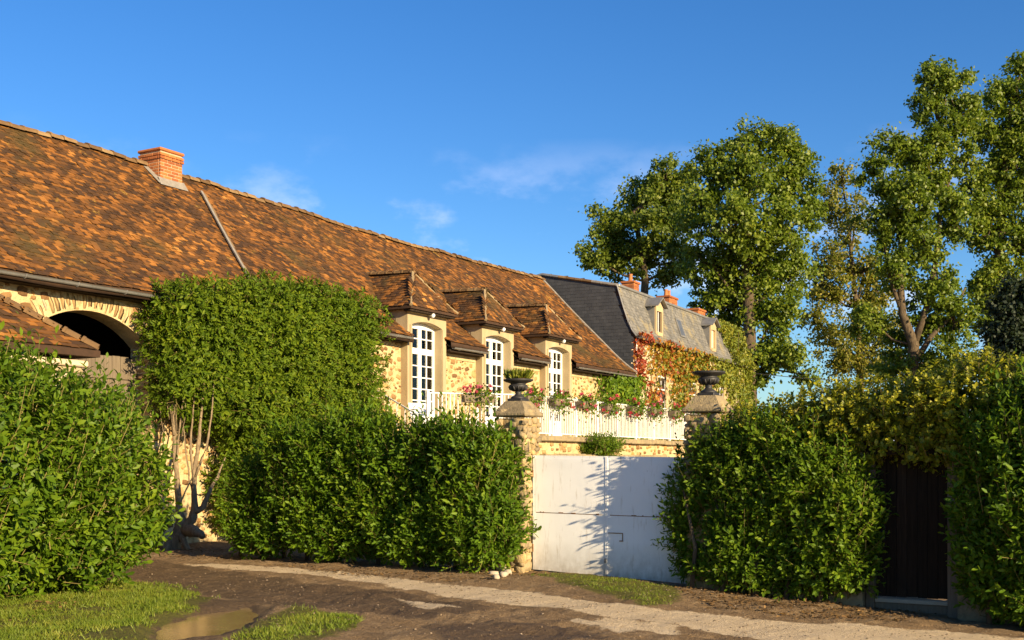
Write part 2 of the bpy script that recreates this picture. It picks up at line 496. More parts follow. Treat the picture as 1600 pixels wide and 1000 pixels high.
def glassmat():
    m, nt, b, out = newmat('window_glass')
    gl = nt.nodes.new('ShaderNodeBsdfGlossy'); gl.inputs['Roughness'].default_value = .03
    tr = nt.nodes.new('ShaderNodeBsdfTransparent'); tr.inputs['Color'].default_value = (.75, .77, .75, 1)
    fr = nt.nodes.new('ShaderNodeFresnel'); fr.inputs['IOR'].default_value = 1.5
    mx = nt.nodes.new('ShaderNodeMixShader')
    nt.links.new(fr.outputs[0], mx.inputs[0]); nt.links.new(tr.outputs[0], mx.inputs[1]); nt.links.new(gl.outputs[0], mx.inputs[2])
    nt.links.new(mx.outputs[0], out.inputs[0])
    return m
MT['glass'] = glassmat()

# white gate: paint with grime low down, rust runs and scuffs
def gatemat():
    m, nt, b, out = newmat('gate_paint')
    c = ramp(nt, [(0, (.74, .73, .70)), (.5, (.84, .83, .80)), (1, (.88, .87, .85))], nnoise(nt, 1.6, 5, .6))
    st = nt.nodes.new('ShaderNodeMapRange'); st.interpolation_type = 'SMOOTHSTEP'
    st.inputs['From Min'].default_value = .56; st.inputs['From Max'].default_value = .74
    nt.links.new(nnoise(nt, 5.0, 6, .65, (3.2, 3.2, .45), 1.7), st.inputs['Value'])
    c = mixc(nt, math_(nt, 'MULTIPLY', st.outputs[0], .55), c, (.40, .31, .19))
    g = nt.nodes.new('ShaderNodeNewGeometry'); sp = nt.nodes.new('ShaderNodeSeparateXYZ')
    nt.links.new(g.outputs['Position'], sp.inputs[0])
    low = nt.nodes.new('ShaderNodeMapRange')
    low.inputs['From Min'].default_value = .5; low.inputs['From Max'].default_value = -.02
    nt.links.new(sp.outputs['Z'], low.inputs['Value'])
    d = math_(nt, 'MULTIPLY', low.outputs[0], nnoise(nt, 9, 6, .7, (1, 1, .6), 4.1), True)
    c = mixc(nt, math_(nt, 'MULTIPLY', d, 1.1, True), c, (.24, .19, .11))
    sc = nt.nodes.new('ShaderNodeMapRange'); sc.interpolation_type = 'SMOOTHSTEP'
    sc.inputs['From Min'].default_value = .70; sc.inputs['From Max'].default_value = .74
    nt.links.new(nnoise(nt, 22, 4, .6, None, 7.7), sc.inputs['Value'])
    c = mixc(nt, math_(nt, 'MULTIPLY', sc.outputs[0], .6), c, (.30, .24, .16))
    nt.links.new(c, b.inputs['Base Color'])
    b.inputs['Roughness'].default_value = .55
    bump(nt, b, nnoise(nt, 2.2, 3, .5), .25, .03)
    return m
MT['gate'] = gatemat()

# ------------------------------------------------------------------ frames of the place
BD = Vector((0.497, 0.868, 0)).normalized()       # along the barn, away from the camera
BN = Vector((-BD.y, BD.x, 0))                     # into the barn
BO = Vector((-7.16, 23.0, 0))
BRZ = math.atan2(BD.y, BD.x)
def Bw(t, v, z=0.0):
    p = BO + BD * t + BN * v
    return Vector((p.x, p.y, z))
WE = -BN                                          # along the garden wall, to the right
WO = Vector((0.097, 18.04, 0))
WRZ = math.atan2(WE.y, WE.x)
def Ww(k, out, z=0.0):
    """k metres along the garden wall, `out` metres in front of its middle"""
    p = WO + WE * k - BD * out
    return Vector((p.x, p.y, z))

# ------------------------------------------------------------------ ground
def polydist(poly, X, Y):
    """signed distance to a polygon, positive inside"""
    d = np.full(X.shape, 1e9); ins = np.zeros(X.shape, bool)
    n = len(poly)
    for i in range(n):
        x0, y0 = poly[i]; x1, y1 = poly[(i + 1) % n]
        ex, ey = x1 - x0, y1 - y0
        t = np.clip(((X - x0) * ex + (Y - y0) * ey) / (ex * ex + ey * ey + 1e-9), 0, 1)
        d = np.minimum(d, np.hypot(X - x0 - ex * t, Y - y0 - ey * t))
        if abs(ey) > 1e-9:
            c = ((y0 > Y) != (y1 > Y)) & (X < ex * (Y - y0) / ey + x0)
            ins ^= c
    return np.where(ins, d, -d)

def gpoly(pts):
    return [tuple(G(*p)[:2]) for p in pts]

PUDDLE = gpoly([(232, 992), (255, 970), (300, 958), (350, 951), (384, 946), (404, 953), (398, 967), (366, 982), (315, 995), (258, 1003)])
GRASS = [gpoly([(-500, 985), (-100, 945), (60, 930), (150, 912), (190, 908), (290, 920), (332, 938), (300, 955), (240, 980), (225, 1060), (0, 1300), (-500, 1300)]),
         gpoly([(372, 992), (425, 962), (470, 951), (558, 966), (560, 980), (500, 1002), (430, 1060), (340, 1060)]),
         gpoly([(815, 897), (900, 898), (985, 908), (1060, 918), (1062, 940), (1012, 950), (960, 934), (905, 922), (862, 906)])]
PALE = [gpoly([(290, 880), (400, 884), (520, 893), (620, 903), (700, 914), (800, 921), (900, 935), (1000, 949), (1100, 960), (1200, 970), (1330, 976), (1480, 986), (1600, 1000), (1900, 1040), (1600, 1080), (1330, 1035), (1200, 1001), (1150, 993), (1050, 976), (960, 966), (860, 949), (780, 943), (700, 932), (640, 921), (560, 908), (450, 895), (300, 885)]),
        gpoly([(620, 937), (680, 941), (718, 950), (660, 949)]),
        gpoly([(872, 968), (950, 965), (1062, 978), (1062, 990), (970, 986)])]
WET = [gpoly([(60, 850), (190, 866), (300, 884), (480, 910), (640, 928), (780, 950), (640, 968), (450, 948), (340, 934), (195, 905), (60, 905)]),
       gpoly([(660, 975), (860, 975), (960, 1000), (700, 1010)]),
       gpoly([(225, 990), (255, 955), (330, 938), (405, 940), (412, 962), (370, 992), (310, 1010)])]

def axis_pts(fine0, fine1, step, far):
    a = list(np.arange(fine0, fine1, step)); d = step; x = a[-1]
    while x < far:
        d *= 1.35; x += d; a.append(x)
    d = step; x = a[0]
    while x > -far:
        d *= 1.35; x -= d; a.insert(0, x)
    return np.array(a)
gx = axis_pts(-8.2, 8.2, .055, 2500); gy = axis_pts(9.8, 23.0, .055, 2500)
XX, YY = np.meshgrid(gx, gy)
Q = np.stack([XX.ravel(), YY.ravel(), np.zeros(XX.size)], 1)
dp = polydist(PUDDLE, Q[:, 0], Q[:, 1])
def mask(polys, soft):
    m = np.zeros(len(Q))
    for p in polys:
        m = np.maximum(m, np.clip(.5 + polydist(p, Q[:, 0], Q[:, 1]) / soft, 0, 1))
    return m
near = np.exp(-np.maximum(0, np.hypot(Q[:, 0], Q[:, 1] - 15) - 9) / 4)
mg, mp_, mw = mask(GRASS, .55), mask(PALE, .4), mask(WET, .5)
zz = gz(Q[:, 0], Q[:, 1])
rough = noise3(Q, 9, 1.3) * .014 + noise3(Q, 21, 4.4) * .011 + noise3(Q, 37, 7.7) * .006 + noise3(Q, 3.1, 2.2) * .02
zz = zz + rough * near * (1 - .6 * mp_)
zz += near * .012 * np.sin((Q[:, 0] * .45 + Q[:, 1]) * 2 * math.pi / .62 + 1.5 * noise3(Q, 1.1, .7)) * (1 - mp_) * (1 - mg)
zz += .03 * mg * near
pd = polydist(PALE[0], Q[:, 0], Q[:, 1])
side = (Q[:, 0] * .42 + Q[:, 1]) < (14.3 + 0 * pd)
wob = .07 * noise3(Q, 1.3, 3.0)
far_pud = np.clip((-dp - .25) / .4, 0, 1)
for dd, wdt, amp in ((.25, .10, .030), (.55, .09, .028), (.95, .13, .034), (1.5, .12, .024), (1.75, .08, .018)):
    zz -= near * amp * np.exp(-((-pd - dd + wob) / wdt) ** 2) * (1 - mg) * side * far_pud
    zz += near * amp * .6 * np.exp(-((-pd - dd - 1.7 * wdt + wob) / wdt) ** 2) * (1 - mg) * side * far_pud
edge = np.clip(.5 + (dp + .05 * noise3(Q, 6, 9.1)) / .26, 0, 1)
zz = zz * (1 - edge) + (-.06 + gz(Q[:, 0], Q[:, 1])) * edge
zz += .012 * np.exp(-((dp + .2) / .14) ** 2) * (1 - edge)
Q[:, 2] = zz
ny, nx = XX.shape
ZG = zz.reshape(ny, nx)
def gh(x, y):
    """height of the modelled ground"""
    x = np.asarray(x, float); y = np.asarray(y, float)
    i = np.clip(np.searchsorted(gx, x) - 1, 0, nx - 2); j = np.clip(np.searchsorted(gy, y) - 1, 0, ny - 2)
    u = (x - gx[i]) / (gx[i + 1] - gx[i]); v = (y - gy[j]) / (gy[j + 1] - gy[j])
    return (ZG[j, i] * (1 - u) + ZG[j, i + 1] * u) * (1 - v) + (ZG[j + 1, i] * (1 - u) + ZG[j + 1, i + 1] * u) * v
ii = (np.arange(ny - 1)[:, None] * nx + np.arange(nx - 1)[None, :]).ravel()
loops = np.stack([ii, ii + 1, ii + 1 + nx, ii + nx], 1).ravel()

def groundmat():
    m, nt, b, out = newmat('earth_track')
    def att(n):
        a = nt.nodes.new('ShaderNodeAttribute'); a.attribute_name = n; return a.outputs['Fac']
    n1 = nnoise(nt, 3.0, 6, .65); n2 = nnoise(nt, 24, 5, .7, None, 2.0); n3 = nnoise(nt, 90, 3, .6, None, 5.0)
    soil = ramp(nt, [(.28, (.10, .062, .030)), (.5, (.235, .152, .076)), (.70, (.42, .295, .16))], math_(nt, 'ADD', math_(nt, 'MULTIPLY', n1, .5), math_(nt, 'MULTIPLY', n2, .5)))
    soil = mixc(nt, math_(nt, 'MULTIPLY', math_(nt, 'GREATER_THAN', n3, .63), .5), soil, (.30, .215, .125))
    wet = ramp(nt, [(.3, (.055, .034, .017)), (.6, (.115, .073, .037)), (.8, (.20, .135, .07))], n2)
    pale = ramp(nt, [(.2, (.48, .35, .20)), (.5, (.66, .51, .32)), (.8, (.76, .61, .41))], math_(nt, 'ADD', math_(nt, 'MULTIPLY', n1, .4), math_(nt, 'MULTIPLY', n2, .6)))
    gr = ramp(nt, [(.3, (.07, .065, .014)), (.6, (.14, .13, .02)), (.8, (.22, .18, .04))], n2)
    def sel(a, w=.55, lo=.40, hi=.62):
        v = math_(nt, 'ADD', a, math_(nt, 'MULTIPLY', math_(nt, 'SUBTRACT', math_(nt, 'ADD', math_(nt, 'MULTIPLY', n1, .6), math_(nt, 'MULTIPLY', n2, .4)), .5), w))
        r = nt.nodes.new('ShaderNodeMapRange'); r.interpolation_type = 'SMOOTHSTEP'
        r.inputs['From Min'].default_value = lo; r.inputs['From Max'].default_value = hi
        nt.links.new(v, r.inputs['Value']); return r.outputs[0]
    sw = sel(att('wet'), 1.2)
    c = mixc(nt, math_(nt, 'MULTIPLY', sw, .8), soil, wet)
    c = mixc(nt, sel(att('pale'), 1.0), c, pale)
    c = mixc(nt, sel(att('grass'), 1.1), c, gr)
    nt.links.new(c, b.inputs['Base Color'])
    nt.links.new(math_(nt, 'SUBTRACT', .95, math_(nt, 'MULTIPLY', sw, .3)), b.inputs['Roughness'])
    b.inputs['Specular IOR Level'].default_value = .25
    bump(nt, b, math_(nt, 'ADD', n2, math_(nt, 'MULTIPLY', n3, .6)), 1.0, .05)
    return m
gme = npmesh('ground', Q, loops, np.full(len(ii), 4), groundmat(), True)
for nm, arr in (('grass', mg), ('pale', mp_), ('wet', mw)):
    a = gme.attributes.new(nm, 'FLOAT', 'POINT'); a.data.foreach_set('value', arr.astype(np.float32))
tag(link('ground', gme), 'brown earth track with pale gravel strips and grassy verge', 'ground', kind='structure')

def watermat():
    m, nt, b, out = newmat('muddy_water')
    c = ramp(nt, [(.3, (.24, .155, .055)), (.7, (.34, .225, .09))], nnoise(nt, 2.5, 4, .6))
    nt.links.new(c, b.inputs['Base Color'])
    b.inputs['Roughness'].default_value = .16
    b.inputs['Specular IOR Level'].default_value = .2
    bump(nt, b, nnoise(nt, 7, 2, .5), .05, .01)
    return m
cx = sum(p[0] for p in PUDDLE) / len(PUDDLE); cy = sum(p[1] for p in PUDDLE) / len(PUDDLE)
pv = [(cx + (x - cx) * 1.05, cy + (y - cy) * 1.06, -.036) for x, y in PUDDLE]
tag(MB().add(pv, [tuple(range(len(pv)))]).build('puddle', watermat()), 'shallow muddy puddle at the edge of the grass verge', 'puddle', kind='structure')

# ------------------------------------------------------------------ templates for small pieces
def rounded_block(seed, j=.2, p=4.6):
    """26-vertex rounded lump, unit size (-.5 .. .5)"""
    vs, idx = [], {}
    r = np.random.default_rng(seed)
    for i in (-1, 0, 1):
        for jj in (-1, 0, 1):
            for k in (-1, 0, 1):
                if i == jj == k == 0: continue
                q = np.array((i, jj, k), float)
                q = q / (np.sum(np.abs(q) ** p) ** (1 / p)) * .5
                q = q * (1 + r.uniform(-j, j, 3))
                idx[(i, jj, k)] = len(vs); vs.append(q)
    fs = []
    for ax in range(3):
        o = [a for a in range(3) if a != ax]
        for sg in (-1, 1):
            for a in (-1, 0):
                for b_ in (-1, 0):
                    q = []
                    for da, db in ((0, 0), (1, 0), (1, 1), (0, 1)):
                        c = [0, 0, 0]; c[ax] = sg; c[o[0]] = a + da; c[o[1]] = b_ + db
                        q.append(idx[tuple(c)])
                    fs.append(tuple(q if (sg > 0) == (ax != 1) else q[::-1]))
    return np.array(vs), fs
BLOCKS = [rounded_block(s) for s in range(7)]
SQBLOCKS = [rounded_block(40 + s, .07, 7) for s in range(6)]
def tile_template(w=.165, l=.24, th=.011, camber=.003):
    vs = []
    for x in (-.5, 0, .5):
        for y in (0, 1):
            for z in (0, 1):
                vs.append((x * w, y * l, z * th + (camber if x == 0 else 0)))
    i = lambda a, b_, c: a * 4 + b_ * 2 + c
    fs = []
    for a in (0, 1):
        fs += [(i(a,0,1), i(a+1,0,1), i(a+1,1,1), i(a,1,1)), (i(a,0,0), i(a+1,0,0), i(a+1,0,1), i(a,0,1))]
    fs += [(i(0,0,0), i(0,0,1), i(0,1,1), i(0,1,0)), (i(2,0,0), i(2,1,0), i(2,1,1), i(2,0,1))]
    return np.array(vs), fs
TILE = tile_template()
SLATE = tile_template(.198, .22, .007, 0.0)

def inpoly(poly, x, y):
    return polydist(poly, x, y) > 0

def lay(U, W, N, O, poly, row, wid, lift=.028, jit=1.0, tilt=.12, seed=0):
    """tiles laid in rows over a flat polygon -> rotations, positions"""
    r = np.random.default_rng(seed)
    U, W, N, O = [np.array(q, float) for q in (U, W, N, O)]
    us = [p[0] for p in poly]; ws = [p[1] for p in poly]
    a, b_ = [], []
    k = 0
    y = min(ws) + .002
    while y < max(ws):
        x = np.arange(min(us) + (k % 2) * wid * .5 - wid, max(us) + wid, wid)
        a.append(x); b_.append(np.full(len(x), y)); y += row; k += 1
    a = np.concatenate(a); b_ = np.concatenate(b_)
    keep = inpoly(poly, a, b_ + row * .4)
    a, b_ = a[keep], b_[keep]
    n = len(a)
    a = a + r.normal(0, .006 * jit, n); b_ = b_ + r.normal(0, .009 * jit, n)
    T = O + a[:, None] * U + b_[:, None] * W + (lift + r.normal(0, .004 * jit, n))[:, None] * N
    al = tilt + r.normal(0, .03 * jit, n); ro = r.normal(0, .035 * jit, n); tw = r.normal(0, .03 * jit, n)
    yd = W * np.cos(al)[:, None] - N * np.sin(al)[:, None] + U * ro[:, None]
    zd = N + U * tw[:, None] + W * al[:, None]
    return frames(yd, zd), T

# ------------------------------------------------------------------ the barn
barn = thing('stone_barn', 'long stone barn with brown tiled roof, brick chimney and three tall dormer windows', 'barn', BO, BRZ)
B_T0, B_T1, B_DEP = -9.0, 22.9, 7.2
EAV = 4.95
AC, AH, ASP, ACR = -1.55, 1.42, 3.95, 4.52           # arch: centre, half width, spring, crown
AR = (AH * AH + (ACR - ASP) ** 2) / (2 * (ACR - ASP)); AZ0 = ACR - AR
def arch_z(t): return AZ0 + math.sqrt(max(AR * AR - (t - AC) ** 2, 0))
DORM = (9.43, 13.2, 17.12)
DW, DO_ = .93, .72                                   # half widths of dormer and of its opening
TERZ = 2.3

wall = MB()
TH = .5
def wseg(a, b, z0, z1): wall.box(a, b, 0, TH, z0, z1)
wseg(B_T0, AC - AH, -.3, EAV)
an = 16
for i in range(an):
    a = AC - AH + 2 * AH * i / an; b = AC - AH + 2 * AH * (i + 1) / an
    wall.add([(a, 0, arch_z(a)), (b, 0, arch_z(b)), (b, 0, EAV), (a, 0, EAV), (a, TH, arch_z(a)), (b, TH, arch_z(b)), (b, TH, EAV), (a, TH, EAV)],
             [(0, 1, 2, 3), (7, 6, 5, 4), (0, 4, 5, 1)])
prev = AC + AH
for c in DORM:
    wseg(prev, c - DO_ - .001, -.3, EAV); wseg(c - DO_, c + DO_, -.3, TERZ); prev = c + DO_ + .001
wseg(prev, B_T1, -.3, EAV)
wall.box(B_T0, B_T1, B_DEP - TH, B_DEP, -.3, EAV)
for a in (B_T0, B_T1 - .4):
    wall.prism([(TH, -.3), (B_DEP - TH, -.3), (B_DEP - TH, EAV - .1), (3.6, 8.5), (TH, EAV - .1)], a + .002, a + .398, 'x')
wall_o = wall.build('wall', MT['mortar'], barn)
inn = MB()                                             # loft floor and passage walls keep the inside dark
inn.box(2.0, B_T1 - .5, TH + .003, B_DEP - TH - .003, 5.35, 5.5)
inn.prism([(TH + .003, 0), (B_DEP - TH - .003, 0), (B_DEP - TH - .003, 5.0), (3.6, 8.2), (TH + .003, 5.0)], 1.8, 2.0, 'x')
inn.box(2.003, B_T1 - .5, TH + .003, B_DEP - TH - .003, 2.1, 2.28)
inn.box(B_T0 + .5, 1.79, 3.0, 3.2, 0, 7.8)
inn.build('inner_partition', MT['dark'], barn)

# field stones showing in the mortar
def scatter_stones(rects, n, seed, avoid, smin=.07, smax=.2):
    r = np.random.default_rng(seed)
    out = []
    cell = {}
    tries = 0
    area = sum((b - a) * (d - c) for a, b, c, d in rects)
    cum = np.cumsum([(b - a) * (d - c) for a, b, c, d in rects]) / area
    while len(out) < n and tries < n * 30:
        tries += 1
        a, b, c, d = rects[int(np.searchsorted(cum, r.random()))]
        t, z = r.uniform(a, b), r.uniform(c, d)
        s = smin + (smax - smin) * r.random() ** 2.2
        h = s * r.uniform(.45, .8)
        if avoid(t, z, s): continue
        ok = True
        ci, cj = int(t / .3), int(z / .3)
        for i in (-1, 0, 1):
            for j in (-1, 0, 1):
                for q in cell.get((ci + i, cj + j), ()):
                    if abs(q[0] - t) < (q[2] + s) * .53 and abs(q[1] - z) < (q[3] + h) * .55: ok = False
        if ok:
            cell.setdefault((ci, cj), []).append((t, z, s, h)); out.append((t, z, s, h))
    return out
def av(t, z, s):
    if AC - AH - .08 < t < AC + AH + .12 and z < arch_z(t) + .42: return True
    if any(abs(t - c) < DW + s * .5 for c in DORM): return True
    return z > EAV - .1 - s * .3
st = scatter_stones([(-5.5, 1.5, 3.2, 4.95), (-.1, 2.0, .1, 3.9), (6.0, 8.5, 2.3, 4.9), (10.36, 12.27, 2.3, 4.9), (14.13, 16.2, 2.3, 4.9), (18.05, 21.8, 2.3, 4.9)], 1150, 3, av, .09, .27)
st = np.array(st); n = len(st)
wh = rng.integers(0, 7, n)
ang = rng.normal(0, .25, n)
Rm = np.zeros((n, 3, 3))
ca, sa = np.cos(ang), np.sin(ang)
Rm[:, 0, 0] = ca * st[:, 2]; Rm[:, 2, 0] = sa * st[:, 2]
Rm[:, 1, 1] = rng.uniform(.04, .085, n)
Rm[:, 0, 2] = -sa * st[:, 3]; Rm[:, 2, 2] = ca * st[:, 3]
Tm = np.stack([st[:, 0], np.full(n, .006), st[:, 1]], 1)
sc = st[:, 2] * np.where((st[:, 1] > 3) & ((st[:, 0] < .2) | (st[:, 0] > 8)), 1, .4) / (24 + .868 * st[:, 0])
pieces('stone', 'stones', [(*b, MT['stone'], True) for b in BLOCKS], wh, Rm, Tm, wall_o, sc)
# arch stones
nv = 27
for i in range(nv):
    half = math.asin(AH / AR)
    a = -half + 2 * half * (i + .5) / nv
    r0 = AR + .005; hgt = .34 + .10 * hsh(i, 3)
    cx_, cz_ = AC + math.sin(a) * (r0 + hgt / 2), AZ0 + math.cos(a) * (r0 + hgt / 2)
    wd = 2 * half * AR / nv * (.72 + .16 * hsh(i, 5))
    X = np.array([math.cos(a), 0, -math.sin(a)]) * wd
    Z = np.array([math.sin(a), 0, math.cos(a)]) * hgt
    Rv = np.stack([X, np.array([0, .52 + .02 * hsh(i, 8), 0]), Z], -1)
    if i < 6: vm = [npmesh('arch_stone', b[0], np.concatenate([np.array(f) for f in b[1]]), np.full(len(b[1]), 4), MT['voussoir'], True) for b in [SQBLOCKS[i]]][0]; VMS = [vm] if i == 0 else VMS + [vm]
    link('arch_stone', VMS[i % 6], wall_o, m4(Rv, (cx_, .235, cz_)))
# jamb stones of the arch on the side that shows
for i in range(22):
    z = .1 + i * .172
    link('jamb_stone', VMS[i % 6], wall_o, m4(np.diag([.26 + .14 * hsh(i, 1), .53, .155]), (AC + AH + .14 + .05 * hsh(i, 2), .235, z)))
# wooden barn doors inside the arch
bdoor = MB().box(AC - AH, AC + AH, .36, .40, .05, 3.70).build('barn_door', MT['greywood'], barn)
npl = 14
for i in range(npl):
    a = AC - AH + 2 * AH * i / npl
    MB().cbox(a + .004, a + 2 * AH / npl - .004, .325 + .006 * hsh(i), .365, .08, 3.72 + .05 * hsh(i, 4), .006).build('plank', MT['greywood'], bdoor)
for z in (.6, 1.9, 3.3):
    MB().cbox(AC - AH + .04, AC + AH - .04, .29, .324, z, z + .14, .008).build('cross_rail', MT['greywood'], bdoor)

# --- roof
def sag(t): return -.13 * math.exp(-((t - 13) / 6.5) ** 2) + .012 * math.sin(t * .9)
def roofp(t, s):
    """s: 0 at the ridge .. 1 at the eave"""
    v = 3.6 - 4.0 * s
    k = max(0.0, s - .72) / .28
    z = 8.72 - 3.97 * s + .20 * k * k + sag(t) * (1 - s) + .015 * math.sin(t * 1.7 + s * 9)
    return Vector((t, v, z))
roof = MB()
ts = np.array(sorted(list(np.linspace(B_T0 - .1, B_T1 + .12, 60)) + [c + s_ * .90 for c in DORM for s_ in (-1, 1)])); ss = np.linspace(0, 1, 25)
for off in (0.0,):
    vs = [roofp(t, s) for s in ss for t in ts]
    nb = len(vs)
    vs += [p - Vector((0, 0, .14)) for p in vs]
    nt_ = len(ts)
    fs = []
    for i in range(len(ss) - 1):
        for j in range(nt_ - 1):
            tm_ = (ts[j] + ts[j + 1]) / 2
            if any(abs(tm_ - c) < .90 for c in DORM) and 3.6 - 4.0 * ss[i + 1] < .62: continue
            q = (i * nt_ + j, (i + 1) * nt_ + j, (i + 1) * nt_ + j + 1, i * nt_ + j + 1)
            fs.append(q); fs.append(tuple(x + nb for x in q[::-1]))
    for j in range(nt_ - 1):
        a = (len(ss) - 1) * nt_ + j
        if any(abs((ts[j] + ts[j + 1]) / 2 - c) < .90 for c in DORM): continue
        fs.append((a, a + nb, a + 1 + nb, a + 1))
    for i in range(len(ss) - 1):
        a, b = i * nt_ + nt_ - 1, (i + 1) * nt_ + nt_ - 1
        fs.append((a, b, b + nb, a + nb))
    roof.add(vs, fs)
back = [roofp(t, 0) for t in ts] + [Vector((t, 7.5, 4.8)) for t in ts]
roof.add(back, [(j, j + 1, j + 1 + nt_, j + nt_) for j in range(nt_ - 1)])
roof_o = roof.build('roof', MT['tile_under'], barn, True)
Rs, Ts_ = [], []
arc = 0.0; s = 1.0
rows = []
while s > .008:
    rows.append(s)
    a, b = roofp(5, s), roofp(5, s - .01)
    s -= .090 / ((a - b).length / .01)
for k, s in enumerate(rows):
    tt = np.arange(B_T0 - .05 + (k % 2) * .086, B_T1 + .12, .172)
    tt = tt + rng.normal(0, .008, len(tt))
    for t in tt:
        # no tiles where the dormers break through
        v = 3.6 - 4 * s
        if any(abs(t - c) < .86 for c in DORM) and v < .62: continue
        p = roofp(t, min(1, s + rng.normal(0, .003)))
        up = roofp(t, max(0, s - .02)) - roofp(t, s); up.normalize()
        al = np.array((1, 0, 0.02 * rng.normal())); upn = np.array(up)
        nn = unit(np.cross(al, upn))
        tl = .125 + rng.normal(0, .022) * (1.0 if rng.random() < .9 else 2.5)
        yd = upn * math.cos(tl) - nn * math.sin(tl) + al * rng.normal(0, .03)
        zd = nn + upn * tl + al * rng.normal(0, .03)
        Rs.append((yd, zd)); Ts_.append(np.array(p) + nn * (.03 + abs(rng.normal(0, .004))))
Rm = frames(np.array([q[0] for q in Rs]), np.array([q[1] for q in Rs])); Tm = np.array(Ts_)
wp = np.stack([BO.x + BD.x * Tm[:, 0] + BN.x * Tm[:, 1], BO.y + BD.y * Tm[:, 0] + BN.y * Tm[:, 1], Tm[:, 2]], 1)
px = topx(wp)
vis = (px[:, 0] > 3) & (px[:, 0] < 1597) & ~((px[:, 0] > 236) & (px[:, 1] > 425))
sc = vis / px[:, 2] + rng.uniform(0, .002, len(px))
TILES = [(tile_template(.162 + .006 * math.sin(i * 2.1), .24, .010 + .002 * (i % 3))[0], TILE[1], MT['tile'], False) for i in range(4)]
pieces('tile', 'tiles', TILES, rng.integers(0, 4, len(Tm)), Rm, Tm, roof_o, sc)
# ridge tiles with mortar bedding
def ridge_piece(l=.36, r=.13):
    vs, fs = [], []
    n = 7
    for x, rr in ((0, r * 1.12), (.06, r * 1.12), (.065, r), (l, r * .96)):
        for j in range(n):
            w = math.pi * j / (n - 1)
            vs.append((x, math.cos(w) * rr, math.sin(w) * rr * .9 - .03))
    for i in range(3):
        for j in range(n - 1):
            fs.append((i * n + j, i * n + j + 1, (i + 1) * n + j + 1, (i + 1) * n + j))
    fs.append(tuple(range(n - 1, -1, -1)))
    return np.array(vs), fs
RP = ridge_piece()
rme = npmesh('ridge_tile', RP[0], np.concatenate([np.array(f) for f in RP[1]]), np.array([len(f) for f in RP[1]]), MT['ridge'], False)
t = -3.4; i = 0
while t < B_T1:
    if not (3.0 < t + .17 < 3.95):
        a, b = roofp(t, 0), roofp(t + .34, 0)
        d = (b - a).normalized()
        Mx = Matrix.Translation(a + Vector((0, .02 * (hsh(i) - .5), .03 + .05 * (hsh(i, 2) - .5)))) @ Matrix.Rotation(-math.asin(d.z) + .06 * (hsh(i, 3) - .5), 4, 'Y') @ Matrix.Rotation(.08 * (hsh(i, 4) - .5), 4, 'Z')
        link('ridge_tile', rme, roof_o, Mx)
    t += .34; i += 1
bed = MB()
for t in np.arange(-4, B_T1, .5):
    a, b = roofp(t, .012), roofp(t + .5, .012)
    bed.add([a + Vector((0, -.10, -.06)), b + Vector((0, -.10, -.06)), b + Vector((0, .12, .045)), a + Vector((0, .12, .045))], [(0, 1, 2, 3)])
bed.build('ridge_mortar', MT['hip'], roof_o)
# verge mortar at the far gable
vg = MB()
vg.tube([roofp(B_T1 + .13, s) + Vector((0, 0, .03)) for s in np.linspace(0, 1, 14)], .05, 6)
vg.build('verge_mortar', MT['lead'], roof_o)
# flashing strip down the roof
fl = MB()
pf = []
for q in np.linspace(0, 1, 12):
    tt_ = 4.42 + (3.25 - 4.42) * q; s = .11 + .72 * q
    pf.append(roofp(tt_, s) + Vector((0, -.05, .06)))
for i in range(11):
    d = Vector((.035, 0, 0)); h = Vector((0, -.02, .03))
    fl.add([pf[i] - d, pf[i] + d, pf[i + 1] + d, pf[i + 1] - d, pf[i] - d + h, pf[i] + d + h, pf[i + 1] + d + h, pf[i + 1] - d + h],
           [(4, 5, 6, 7), (0, 4, 7, 3), (1, 2, 6, 5), (0, 1, 5, 4), (3, 7, 6, 2)])
fl.build('flashing_strip', MT['lead'], roof_o)
# mortar fillet beside it
ff = MB()
for i in range(11):
    ff.add([pf[i] + Vector((.056, 0, -.045)), pf[i + 1] + Vector((.056, 0, -.045)), pf[i + 1] + Vector((.17 + .05 * hsh(i), .02, -.03)), pf[i] + Vector((.17 + .05 * hsh(i + 1), .02, -.03)),
            pf[i] + Vector((.056, 0, .005)), pf[i + 1] + Vector((.056, 0, .005))], [(4, 5, 2, 3)])
ff.build('mortar_fillet', MT['ridge'], roof_o)

